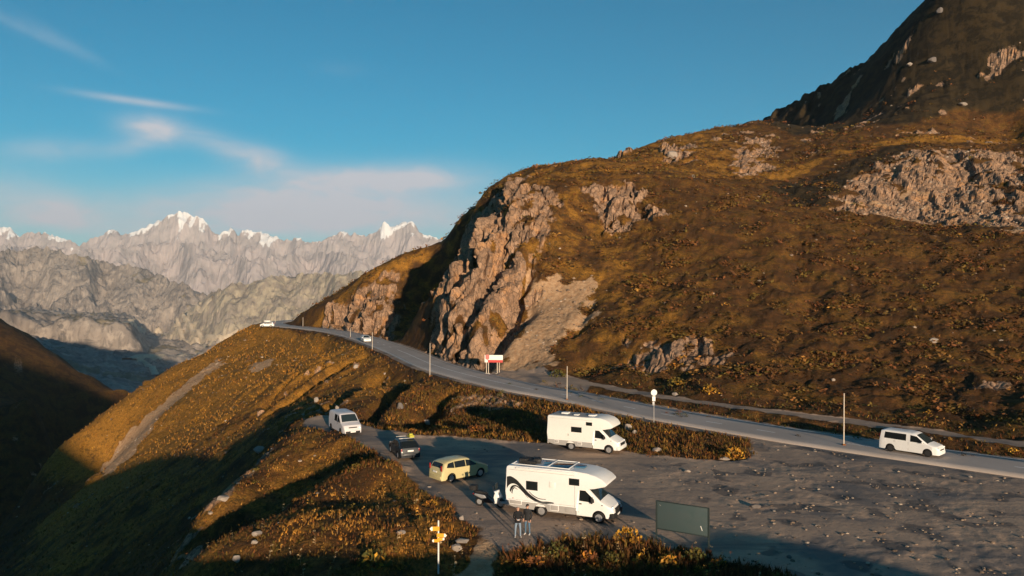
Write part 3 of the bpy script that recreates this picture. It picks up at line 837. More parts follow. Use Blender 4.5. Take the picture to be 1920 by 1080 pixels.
valley_road([(346, 600), (356, 612), (366, 628), (392, 636), (420, 632), (446, 620)], 24)


# ------------------------------------------------------------------ road
def strip(name, line, half_lo, half_hi, dz, mat, thick=0.0):
    """ribbon along a plan line between two signed offsets (left positive), draped at road level"""
    n = len(line)
    t = np.gradient(line, axis=0); t /= np.linalg.norm(t, axis=1)[:, None]
    nrm = np.stack([-t[:, 1], t[:, 0]], 1)
    K = max(2, int(abs(half_hi - half_lo) / 1.2) + 1)
    offs = np.linspace(half_lo, half_hi, K)
    co_ = []
    for o_ in offs[::-1]:
        p = line + nrm * o_
        co_.append(np.column_stack([p, road_z(line[:, 1]) + dz]))
    co_ = np.stack(co_, 1)           # n, K, 3
    f = []
    for i in range(n - 1):
        for k in range(K - 1):
            f.append((i * K + k, i * K + k + 1, (i + 1) * K + k + 1, (i + 1) * K + k))
    verts = co_.reshape(-1, 3)
    if thick:
        nv = len(verts); verts = np.concatenate([verts, verts - [0, 0, thick]])
        for i in range(n - 1):
            for k, fl in ((0, 0), (K - 1, 1)):
                a, b = i * K + k, (i + 1) * K + k
                f.append((a, b, b + nv, a + nv) if not fl else (b, a, a + nv, b + nv))
    return mesh_np(name, verts, np.array(f), mat, None, True)

t = NT('asphalt', 0.8, 0.35)
n1 = t.noise(0.15, 4); n2 = t.noise(3.0, 5, 0.7); n3 = t.noise(40, 2)
c = t.mix(t.ramp(n1, 0.35, 0.65), (0.42, 0.35, 0.30), (0.50, 0.42, 0.365))
c = t.mix(t.ramp(n2, 0.55, 0.7, 0, 0.5), c, (0.30, 0.26, 0.235))
t.color(c); t.bump(n3, 0.3, 0.01)
M_ASPHALT = t.mat
t = NT('worn_road_paint', 0.7, 0.3)
t.color(t.mix(t.ramp(t.noise(6, 4, 0.7), 0.42, 0.6, 0, 0.6), (0.85, 0.82, 0.77), (0.45, 0.41, 0.38)))
M_PAINT = t.mat

road = structure(strip('road', ROADC, -ROAD_HW, ROAD_HW, 0.02, M_ASPHALT, 0.25))
seglen = np.concatenate([[0], np.cumsum(np.linalg.norm(np.diff(ROADC, axis=0), axis=1))])
def sub(s0, s1):
    ss = np.arange(s0, s1 + 0.01, min(1.0, (s1 - s0) / 2))
    return np.column_stack([np.interp(ss, seglen, ROADC[:, 0]), np.interp(ss, seglen, ROADC[:, 1])])
def s_at(x, y): return float(seglen[np.argmin(np.hypot(ROADC[:, 0] - x, ROADC[:, 1] - y))])
def paint(name, s0, s1, lo, hi):
    o = strip(name, sub(s0, s1), lo, hi, 0.026, M_PAINT); o.parent = road
    return o
s_junction = s_at(24, 78.5); s_end = seglen[-1]
paint('edge_line', s_junction, s_end - 1, 3.02, 3.18)
paint('edge_line', 1, s_end - 1, -3.18, -3.02)
s_solid0, s_solid1 = s_at(3, 107), s_at(-24, 166)
paint('centre_line', s_solid0, s_solid1, -0.11, 0.11)
s = 4.0
while s < s_end - 6:
    L = 6.0 if s < s_at(27, 75) else 2.6
    if s + L < s_solid0 - 1 or s > s_solid1 + 1: paint('lane_dash', s, s + L, -0.11, 0.11)
    s += L + (7.0 if L > 3 else 3.4)

# ------------------------------------------------------------------ object helpers
def simple(name, col, rough=0.5, spec=0.5, metal=0.0, grime=0.0, coat=0.0, scale=3.0):
    t = NT(name, rough, spec)
    t.b.inputs['Metallic'].default_value = metal
    if coat: t.b.inputs['Coat Weight'].default_value = coat
    if grime:
        tcn = t.n.new('ShaderNodeTexCoord')
        nn = t.noise(scale, 5, 0.65, 0.3, tcn.outputs['Object'])
        t.color(t.mix(t.ramp(nn, 0.42, 0.70, 0, grime), col, tuple(c * 0.55 + 0.02 for c in col)))
        t.put(t.b.inputs['Roughness'], t.ramp(nn, 0.3, 0.7, rough, min(1, rough + 0.25)))
    else:
        t.color(col)
    return t.mat

M = {
    'white': simple('white_paint', (0.80, 0.80, 0.79), 0.32, 0.5, 0, 0.10, 0.15),
    'cream': simple('off_white_shell', (0.78, 0.78, 0.75), 0.42, 0.45, 0, 0.10),
    'grey_skirt': simple('grey_skirt_plastic', (0.36, 0.345, 0.33), 0.55, 0.4, 0, 0.25),
    'vangrey': simple('grey_white_van_paint', (0.60, 0.58, 0.60), 0.38, 0.5, 0, 0.15, 0.1),
    'yellow': simple('pale_yellow_paint', (0.58, 0.50, 0.26), 0.35, 0.5, 0.1, 0.12, 0.3),
    'darkblue': simple('dark_blue_black_paint', (0.012, 0.016, 0.022), 0.3, 0.5, 0.2, 0.1, 0.3),
    'black': simple('black_plastic', (0.016, 0.016, 0.017), 0.6, 0.4, 0, 0.2),
    'tyre': simple('tyre_rubber', (0.022, 0.021, 0.021), 0.85, 0.2, 0, 0.3),
    'rim': simple('silver_wheel', (0.52, 0.52, 0.53), 0.35, 0.5, 0.7, 0.25),
    'darkrim': simple('dark_wheel', (0.06, 0.06, 0.062), 0.45, 0.5, 0.5),
    'chrome': simple('polished_metal', (0.75, 0.75, 0.76), 0.15, 0.5, 1.0),
    'glass': simple('dark_window_glass', (0.012, 0.015, 0.016), 0.14, 0.4),
    'glass2': simple('windscreen_glass', (0.022, 0.034, 0.038), 0.06, 0.75),
    'lamp': simple('headlamp_glass', (0.70, 0.72, 0.74), 0.12, 0.6),
    'red_lamp': simple('red_lamp_glass', (0.26, 0.018, 0.014), 0.25, 0.6),
    'plate': simple('number_plate', (0.78, 0.77, 0.74), 0.4, 0.4),
    'decal': simple('black_decal', (0.018, 0.020, 0.022), 0.4, 0.5),
    'decal_grey': simple('grey_decal', (0.33, 0.34, 0.35), 0.4, 0.5),
    'seam': simple('panel_seam', (0.24, 0.235, 0.23), 0.6, 0.3),
    'solar': simple('solar_panel', (0.012, 0.020, 0.034), 0.12, 0.6),
    'skylight': simple('blue_tinted_skylight', (0.06, 0.15, 0.24), 0.15, 0.6),
    'steel': simple('galvanised_steel', (0.42, 0.41, 0.40), 0.45, 0.5, 0.6, 0.2),
    'wood_post': simple('pale_post', (0.60, 0.52, 0.43), 0.75, 0.3, 0, 0.35, 0, 6),
    'white_post': simple('white_painted_post', (0.74, 0.71, 0.66), 0.6, 0.3, 0, 0.2, 0, 6),
    'sign_yellow': simple('hiking_sign_yellow', (0.80, 0.34, 0.02), 0.5, 0.4, 0, 0.1),
    'board': simple('blank_grey_board', (0.055, 0.082, 0.085), 0.35, 0.5, 0, 0.35, 0, 1.5),
    'board_frame': simple('dark_board_frame', (0.025, 0.036, 0.035), 0.5, 0.4),
    'sign_white': simple('white_sign_face', (0.80, 0.78, 0.74), 0.45, 0.4, 0, 0.08),
    'sign_red': simple('red_sign_face', (0.50, 0.055, 0.05), 0.45, 0.4, 0, 0.1),
    'sign_pink': simple('faded_red_crest', (0.52, 0.17, 0.15), 0.5, 0.4),
    'kayak': simple('yellow_green_load', (0.45, 0.42, 0.05), 0.5, 0.4, 0, 0.1),
    'jacket': simple('black_jacket', (0.016, 0.017, 0.020), 0.85, 0.2, 0, 0.3),
    'jacket2': simple('charcoal_jacket', (0.026, 0.027, 0.030), 0.85, 0.2, 0, 0.3),
    'jeans': simple('blue_jeans', (0.20, 0.27, 0.36), 0.9, 0.15, 0, 0.35, 0, 8),
    'jeans2': simple('dark_blue_jeans', (0.085, 0.155, 0.235), 0.9, 0.15, 0, 0.35, 0, 8),
    'skin': simple('skin', (0.50, 0.285, 0.205), 0.6, 0.35),
    'shoe': simple('pale_trainers', (0.55, 0.52, 0.49), 0.7, 0.3),
    'hair': simple('grey_hair', (0.26, 0.20, 0.17), 0.8, 0.2),
    'cap': simple('dark_cap', (0.020, 0.018, 0.020), 0.85, 0.2),
    'controller': simple('grey_remote', (0.62, 0.62, 0.62), 0.5, 0.4),
}

def thing(name, label, cat, loc=(0, 0, 0), heading=0.0, group=None):
    o = bpy.data.objects.new(name, None)
    o.empty_display_size = 0.3
    COL.objects.link(o)
    o.location = loc; o.rotation_euler = (0, 0, heading)
    o['label'] = label; o['category'] = cat
    if group: o['group'] = group
    return o

def tag(o, label, cat, group=None):
    o['label'] = label; o['category'] = cat
    if group: o['group'] = group
    return o

def part(name, bm, mat, parent=None, angle=38):
    """link a bmesh as one object; edges sharper than the angle stay sharp"""
    bmesh.ops.recalc_face_normals(bm, faces=bm.faces)
    for f in bm.faces: f.smooth = True
    lim = R(angle)
    for e in bm.edges:
        if len(e.link_faces) == 2 and e.calc_face_angle(0) > lim: e.smooth = False
    me = bpy.data.meshes.new(name)
    bm.to_mesh(me); bm.free()
    me.materials.append(M[mat] if isinstance(mat, str) else mat)
    o = bpy.data.objects.new(name, me)
    COL.objects.link(o)
    if parent is not None: o.parent = parent
    return o

def bbox(bm, c, s, bevel=0.0, rot=None):
    mtx = Matrix.Translation(c) @ (rot or Matrix()) @ Matrix.Diagonal((*s, 1))
    g = bmesh.ops.create_cube(bm, size=1.0, matrix=mtx)
    if bevel:
        es = {e for v in g['verts'] for e in v.link_edges}
        bmesh.ops.bevel(bm, geom=list(es), offset=bevel, segments=2, affect='EDGES', profile=0.6)
    return bm

def B(): return bmesh.new()

def tube(bm, p0, p1, r0, r1=None, seg=10):
    p0, p1 = Vector(p0), Vector(p1); d = p1 - p0
    q = d.to_track_quat('Z', 'Y').to_matrix().to_4x4()
    bmesh.ops.create_cone(bm, cap_ends=True, segments=seg, radius1=r0, radius2=r1 if r1 is not None else r0, depth=d.length,
                          matrix=Matrix.Translation((p0 + p1) / 2) @ q)
    return bm

def lathe_y(bm, prof, c, seg=20):
    """profile of (radius, y) turned about an axle along y through c"""
    rings = []
    for r, yy in prof:
        rings.append([bm.verts.new((c[0] + r * math.cos(a), c[1] + yy, c[2] + r * math.sin(a))) for a in [2 * math.pi * k / seg for k in range(seg)]])
    for a, b in zip(rings, rings[1:]):
        for k in range(seg):
            bm.faces.new((a[k], a[(k + 1) % seg], b[(k + 1) % seg], b[k]))
    bm.faces.new(rings[0]); bm.faces.new(list(reversed(rings[-1])))
    return bm

def prism(bm, poly, y0, y1, bevel=0.0):
    """side outline (x, z) extruded across y"""
    a = [bm.verts.new((x, y0, z)) for x, z in poly]; b = [bm.verts.new((x, y1, z)) for x, z in poly]
    n = len(poly); fs = [bm.faces.new(a), bm.faces.new(list(reversed(b)))]
    for i in range(n):
        fs.append(bm.faces.new((a[i], b[i], b[(i + 1) % n], a[(i + 1) % n])))
    if bevel:
        es = {e for f in fs[:2] for e in f.edges}
        bmesh.ops.bevel(bm, geom=list(es), offset=bevel, segments=3, affect='EDGES', profile=0.5)
    return bm

def smooth_poly(pts, n=10):
    return [tuple(p) for p in catmull(pts, max(0.02, 1.0 / n))]

class Shell:
    """car shell: side outline on top, arches below, tumblehome above the belt line"""
    def __init__(self, top, base, belt, W, Wr, arches, ra, rear_round=0.12, front_round=0.16, caps=(True, True)):
        top = sorted(top)
        self.tx = np.array([p[0] for p in top]); self.tz = np.array([p[1] for p in top])
        self.base, self.belt, self.W, self.Wr = base, belt, W, Wr
        self.arches, self.ra = arches, ra
        self.x0, self.x1 = self.tx[0], self.tx[-1]
        self.rr, self.fr, self.caps = rear_round, front_round, caps
        self.roof = self.tz.max()
    def zt(self, x): return float(np.interp(x, self.tx, self.tz))
    def zb(self, x):
        z = self.base
        for xa, za in self.arches:
            d = abs(x - xa)
            if d < self.ra: z = max(z, za + math.sqrt(self.ra ** 2 - d * d))
        return min(z, self.zt(x) - 0.05)
    def hw(self, x, z):
        w = self.W
        e1 = max(0.0, (x - (self.x1 - 0.75)) / 0.75); e0 = max(0.0, ((self.x0 + 0.5) - x) / 0.5)
        w *= 1 - self.fr * e1 ** 3 - self.rr * e0 ** 3
        if z > self.belt: w *= 1 - (1 - self.Wr / self.W) * (z - self.belt) / max(0.05, self.roof - self.belt)
        else: w *= 1 - 0.045 * ((self.belt - z) / max(0.1, self.belt)) ** 2
        return w
    def build(self):
        bm = B()
        xs = set(np.round(np.arange(self.x0, self.x1 + 0.001, 0.16), 4)) | set(np.round(self.tx, 4)) | {self.x1}
        for xa, _ in self.arches:
            for a in np.linspace(0, math.pi, 13): xs.add(round(xa + (self.ra - 1e-4) * math.cos(a), 4))
        xs = sorted(xs)
        rows = []
        for x in xs:
            zb, zt = self.zb(x), self.zt(x)
            h = zt - zb
            zz = [zb + h * k for k in (0, 0.25, 0.5, 0.72)] + [zt - min(0.10, h * 0.2), zt - min(0.035, h * 0.09), zt]
            yy = [self.hw(x, z) for z in zz]
            c = min(0.11, h * 0.3)
            yy[-2] -= c * 0.28; yy[-1] -= c
            ring = [(x, y, z) for y, z in zip(yy, zz)]
            yt = yy[-1]
            ring += [(x, yt * k, zt + 0.025 * (1 - k * k)) for k in (0.5, 0.0)]
            full = ring + [(p[0], -p[1], p[2]) for p in reversed(ring[:-1])]
            rows.append([bm.verts.new(p) for p in full])
        for a, b in zip(rows, rows[1:]):
            for k in range(len(a) - 1): bm.faces.new((a[k], b[k], b[k + 1], a[k + 1]))
        if self.caps[0]: bm.faces.new(rows[0])
        if self.caps[1]: bm.faces.new(list(reversed(rows[-1])))
        return bm
    def side(self, poly, s, eps=0.008, thick=0.02):
        """pane lying on the flank; s = +1 left, -1 right"""
        bm = B()
        o = [bm.verts.new((x, s * (self.hw(x, z) + eps), z)) for x, z in poly]
        i = [bm.verts.new((x, s * (self.hw(x, z) - thick), z)) for x, z in poly]
        bm.faces.new(o); n = len(poly)
        for k in range(n): bm.faces.new((o[k], o[(k + 1) % n], i[(k + 1) % n], i[k]))
        return bm
    def over(self, xa, xb, inset=0.13, eps=0.01, inset2=None):
        """pane lying on the top outline between two x positions (windscreen, rear window)"""
        bm = B()
        xs = sorted(set([xa, xb] + [float(x) for x in self.tx if min(xa, xb) < x < max(xa, xb)]))
        rows = []
        for x in xs:
            f = (x - xa) / (xb - xa)
            z = self.zt(x); w = self.hw(x, z) - (inset + (f * ((inset2 if inset2 is not None else inset) - inset)))
            dz = (self.zt(x + 0.02) - self.zt(x - 0.02)); ln = math.hypot(dz, 0.04)
            n = (-dz / ln, 0.04 / ln)
            rows.append([bm.verts.new((x + n[0] * eps, w * k, z + 0.025 * (1 - k * k) + n[1] * eps)) for k in (-1, -0.5, 0, 0.5, 1)])
        for a, b in zip(rows, rows[1:]):
            for k in range(4): bm.faces.new((a[k], a[k + 1], b[k + 1], b[k]))
        return bm

def wheels(root, xs, y, r, w=0.2, rim='rim', spokes=5):
    for x in xs:
        for s in (1, -1):
            wh = part('wheel', lathe_y(B(), [(r * 0.6, -w / 2 * 0.8), (r * 0.9, -w / 2), (r, -w / 2 * 0.7), (r, w / 2 * 0.7), (r * 0.9, w / 2), (r * 0.6, w / 2 * 0.8)], (x, s * y, r), 24), 'tyre', root, 50)
            bm = B(); yo = s * (y + w / 2 * 0.86)
            lathe_y(bm, [(r * 0.64, -0.012), (r * 0.66, 0.012), (r * 0.57, 0.014), (r * 0.54, -0.004)], (x, yo, r), 24)
            for k in range(spokes):
                a = 2 * math.pi * k / spokes + 0.3
                bbox(bm, (x + math.cos(a) * r * 0.31, yo + s * 0.008, r + math.sin(a) * r * 0.31), (r * 0.52, 0.018, r * 0.2), 0, Matrix.Rotation(-a, 4, 'Y'))
            lathe_y(bm, [(r * 0.13, -0.02), (r * 0.13, 0.022)], (x, yo, r), 10)
            part('rim', bm, rim, wh)

def underbody(root, x0, x1, hw, z0=0.17, z1=0.62):
    part('underbody', bbox(B(), ((x0 + x1) / 2, 0, (z0 + z1) / 2), (x1 - x0, hw * 2, z1 - z0)), 'black', root)

def car(name, label, cat, loc, heading, spec, group=None):
    root = thing(name, label, cat, loc, heading, group)
    s = spec; r = s['wr']
    sh = Shell(s['top'], s.get('base', 0.22), s['belt'], s['W'], s['Wr'], [(x, r) for x in s['axles']], r + s.get('gap', 0.06), s.get('rr', 0.10), s.get('fr', 0.16))
    part('body', sh.build(), s['paint'], root, 32)
    underbody(root, sh.x0 + 0.25, sh.x1 - 0.3, s['W'] - 0.28, 0.2, 0.6)
    wheels(root, s['axles'], s['W'] - 0.13, r, 0.2, s.get('rim', 'rim'))
    for poly in s['panes']:
        for sd in (1, -1): part('side_window', sh.side(poly, sd), 'glass', root)
    part('windscreen', sh.over(*s['screen']), 'glass2', root)
    if 'rear' in s: part('rear_window', sh.over(*s['rear']), 'glass', root)
    for xd in s.get('seams', []):
        for sd in (1, -1):
            part('door_seam', sh.side([(xd, sh.base + 0.12), (xd + 0.012, sh.base + 0.12), (xd + 0.012, s['belt'] - 0.02), (xd, s['belt'] - 0.02)], sd, 0.003, 0.004), 'seam', root)
    for xd in s.get('handles', []):
        for sd in (1, -1):
            y = sd * (sh.hw(xd, s['belt'] - 0.1) + 0.012)
            part('door_handle', bbox(B(), (xd, y, s['belt'] - 0.1), (0.18, 0.03, 0.03), 0.008), s.get('handle_mat', s['paint']), root)
    xf, xr = sh.x1, sh.x0
    hz = s.get('hz', 0.68)
    for sd in (1, -1):
        part('headlight', bbox(B(), (xf - 0.17, sd * (s['W'] * 0.66), hz - 0.03), (0.24, 0.34, 0.13), 0.05, Matrix.Rotation(-sd * 0.40, 4, 'Z')), 'lamp', root)
        tz = s.get('tz', 0.9); th = s.get('th', 0.3)
        part('tail_light', bbox(B(), (xr + 0.05, sd * (s['W'] * 0.83), tz), (0.10, 0.11, th), 0.03), 'red_lamp', root)
        mx, mz = s['mirror']
        part('wing_mirror', bbox(B(), (mx, sd * (sh.hw(mx, mz) + 0.11), mz), (0.12, 0.20, 0.15), 0.04), s.get('mirror_mat', s['paint']), root)
    part('front_bumper', bbox(B(), (xf - 0.06, 0, 0.36), (0.2, s['W'] * 1.55, 0.22), 0.06), s.get('bumper', s['paint']), root)
    part('rear_bumper', bbox(B(), (xr + 0.05, 0, 0.42), (0.2, s['W'] * 1.68, 0.24), 0.06), s.get('bumper', s['paint']), root)
    part('grille', bbox(B(), (xf - 0.01, 0, s.get('gz', 0.58)), (0.06, s['W'] * 0.9, 0.09), 0.015), 'black', root)
    part('licence_plate', bbox(B(), (xf + 0.055, 0, 0.40), (0.02, 0.5, 0.11)), 'plate', root)
    part('licence_plate', bbox(B(), (xr - 0.02 - s.get('pl', 0.0), 0, s.get('plz', 0.72)), (0.03, 0.5, 0.12)), 'plate', root)
    return root, sh

def lvl(x, y, default=0.0): return float(gz(x, y)[0])

# ------------------------------------------------------------------ cars and vans
VAN = dict(top=[(2.38, 0.5), (2.34, 0.78), (2.20, 0.98), (1.62, 1.16), (1.50, 1.22), (0.86, 1.82), (0.70, 1.90), (0.2, 1.945), (-1.8, 1.94), (-2.25, 1.88), (-2.36, 1.6), (-2.42, 1.0), (-2.44, 0.45)],
           belt=1.12, W=0.92, Wr=0.80, wr=0.315, axles=[1.35, -1.55], base=0.27, paint='vangrey', bumper='black', rim='darkrim', mirror_mat='black',
           panes=[[(1.36, 1.16), (0.62, 1.76), (0.50, 1.76), (0.50, 1.16)], [(0.34, 1.16), (0.34, 1.76), (-0.42, 1.76), (-0.42, 1.16)]],
           screen=(1.50, 0.88, 0.10, 0.01, 0.12), rear=(-2.37, -2.27, 0.14), mirror=(1.25, 1.28), hz=0.76, gz=0.80, tz=0.95, th=0.4, seams=[0.43, -0.5], handles=[0.6], handle_mat='black', fr=0.12, rr=0.05)
car('camper_van', 'grey-white panel van with black bumper parked at the tip of the lay-by', 'van', (-16.2, 77.6, lvl(-16.2, 77.6) + 0.01), R(-60), VAN)

HATCH = dict(top=[(2.15, 0.45), (2.12, 0.66), (1.95, 0.80), (1.15, 0.97), (0.95, 1.01), (0.20, 1.44), (0.05, 1.47), (-0.8, 1.49), (-1.45, 1.42), (-1.75, 1.25), (-2.12, 0.98), (-2.18, 0.80), (-2.20, 0.42)],
             belt=0.94, W=0.89, Wr=0.68, wr=0.32, axles=[1.32, -1.28], paint='darkblue', rr=0.12,
             panes=[[(0.72, 0.98), (0.16, 1.36), (-0.18, 1.39), (-0.18, 0.98)], [(-0.26, 0.98), (-0.26, 1.39), (-0.95, 1.39), (-1.05, 0.98)], [(-1.12, 1.0), (-1.05, 1.36), (-1.35, 1.30), (-1.55, 1.06)]],
             screen=(0.95, 0.22, 0.12), rear=(-2.06, -1.50, 0.14), mirror=(0.75, 1.02), hz=0.68, gz=0.56, tz=0.86, th=0.2, seams=[-0.22, 0.72], handles=[-0.05, -1.0], pl=0.0, plz=0.78)
dk, dks = car('hatchback_car', 'dark blue-black estate car with roof bars behind the yellow car', 'car', (-9.15, 67.7, lvl(-9.15, 67.7) + 0.01), R(112), HATCH)
for xx in (0.05, -0.95):
    part('roof_bar', bbox(B(), (xx, 0, 1.58), (0.07, 1.34, 0.04), 0.012), 'steel', dk)
    for sd in (1, -1): part('roof_bar_foot', bbox(B(), (xx, sd * 0.60, 1.52), (0.09, 0.06, 0.12), 0.015), 'black', dk)
# load on the bars
bm = B()
bbox(bm, (0, 0, 0.11), (0.62, 0.40, 0.20), 0.05); bbox(bm, (0.02, 0.02, 0.26), (0.40, 0.30, 0.16), 0.06)
ld = tag(part('roof_bag', bm, 'kayak'), 'yellow-green bundle strapped on the roof of the dark car', 'bag')
ld.parent = None
hd = R(112); ld.rotation_euler = (0, 0, hd + 0.2)
ld.location = (-9.15 + math.cos(hd) * -0.72 - math.sin(hd) * -0.40, 67.7 + math.sin(hd) * -0.72 + math.cos(hd) * -0.40, lvl(-9.15, 67.7) + 1.60)
part('strap', bbox(B(), (0.0, 0, 0.15), (0.06, 0.44, 0.36), 0.01), 'black', ld)

MPV = dict(top=[(2.16, 0.42), (2.13, 0.68), (1.98, 0.84), (1.42, 1.02), (1.25, 1.07), (0.42, 1.50), (0.22, 1.56), (-0.2, 1.59), (-0.8, 1.59), (-1.5, 1.52), (-1.84, 1.42), (-2.04, 1.02), (-2.13, 0.86), (-2.17, 0.42)],
           belt=0.98, W=0.90, Wr=0.68, wr=0.325, axles=[1.34, -1.31], paint='yellow', rr=0.10, fr=0.2,
           panes=[[(1.05, 1.02), (0.40, 1.42), (0.02, 1.48), (0.02, 1.02)], [(-0.04, 1.02), (-0.04, 1.48), (-1.0, 1.47), (-1.0, 1.04)], [(-1.05, 1.04), (-1.05, 1.46), (-1.55, 1.40), (-1.72, 1.12)]],
           screen=(1.25, 0.45, 0.12), rear=(-2.02, -1.855, 0.16), mirror=(0.95, 1.08), hz=0.74, gz=0.60, tz=1.10, th=0.40, seams=[-0.02, 1.02], handles=[0.15, -0.85], plz=0.80)
car('minivan', 'pale yellow compact minivan half in shadow behind the large motorhome', 'minivan', (-3.95, 60.0, lvl(-3.95, 60.0) + 0.01), R(39), MPV)

CADDY = dict(top=[(2.34, 0.42), (2.31, 0.70), (2.15, 0.88), (1.62, 1.03), (1.45, 1.08), (0.55, 1.70), (0.30, 1.79), (-0.3, 1.83), (-2.0, 1.82), (-2.28, 1.76), (-2.40, 1.1), (-2.44, 0.85), (-2.46, 0.42)],
             belt=1.06, W=0.90, Wr=0.79, wr=0.32, axles=[1.48, -1.52], paint='white', rr=0.05, fr=0.2, rim='darkrim',
             panes=[[(1.24, 1.10), (0.62, 1.58), (0.12, 1.64), (0.12, 1.10)], [(-0.22, 1.12), (-0.22, 1.66), (-1.95, 1.66), (-2.02, 1.14)]],
             screen=(1.45, 0.58, 0.12), rear=(-2.39, -2.29, 0.16), mirror=(1.12, 1.16), hz=0.80, gz=0.62, tz=1.15, th=0.5, seams=[-0.06, -1.2], handles=[0.1, -1.05])
car('delivery_van', 'white compact van driving along the road at the right', 'van', (34.2, 68.3, 0.025), R(-46), CADDY)

SEDAN = dict(top=[(2.15, 0.45), (2.12, 0.66), (1.95, 0.80), (1.15, 0.95), (0.95, 0.99), (0.20, 1.42), (0.05, 1.45), (-0.8, 1.46), (-1.2, 1.40), (-1.75, 1.08), (-2.12, 1.0), (-2.18, 0.80), (-2.20, 0.42)],
             belt=0.93, W=0.90, Wr=0.68, wr=0.32, axles=[1.32, -1.28], paint='white',
             panes=[[(0.72, 0.97), (0.16, 1.34), (-0.18, 1.37), (-0.18, 0.97)], [(-0.26, 0.97), (-0.26, 1.37), (-0.95, 1.35), (-1.25, 1.0)]],
             screen=(0.95, 0.22, 0.12), rear=(-1.72, -1.22, 0.14), mirror=(0.75, 1.02), tz=0.86, th=0.18)
car('passenger_car', 'small white car coming down the far stretch of the road', 'car', (-34.1, 186.5, 0.025), R(-68), SEDAN)
mv, _ = car('estate_car', 'white car with a roof box parked on the distant bend', 'car', (-78.9, 258, max(lvl(-78.9, 258), lvl(-77.5, 258)) + 0.02), R(184), dict(MPV, paint='white'))
part('roof_box', bbox(B(), (0.0, 0, 1.83), (1.9, 0.75, 0.36), 0.12), 'cream', mv)
for xx in (0.4, -0.7): part('roof_bar', bbox(B(), (xx, 0, 1.64), (0.06, 1.2, 0.07), 0.01), 'steel', mv)
car('off_road_car', 'small black car at the far end of the road beside the hill foot', 'car', (-78.9, 300, float(road_z(301)) + 0.025), R(95), dict(CADDY, paint='darkblue'))

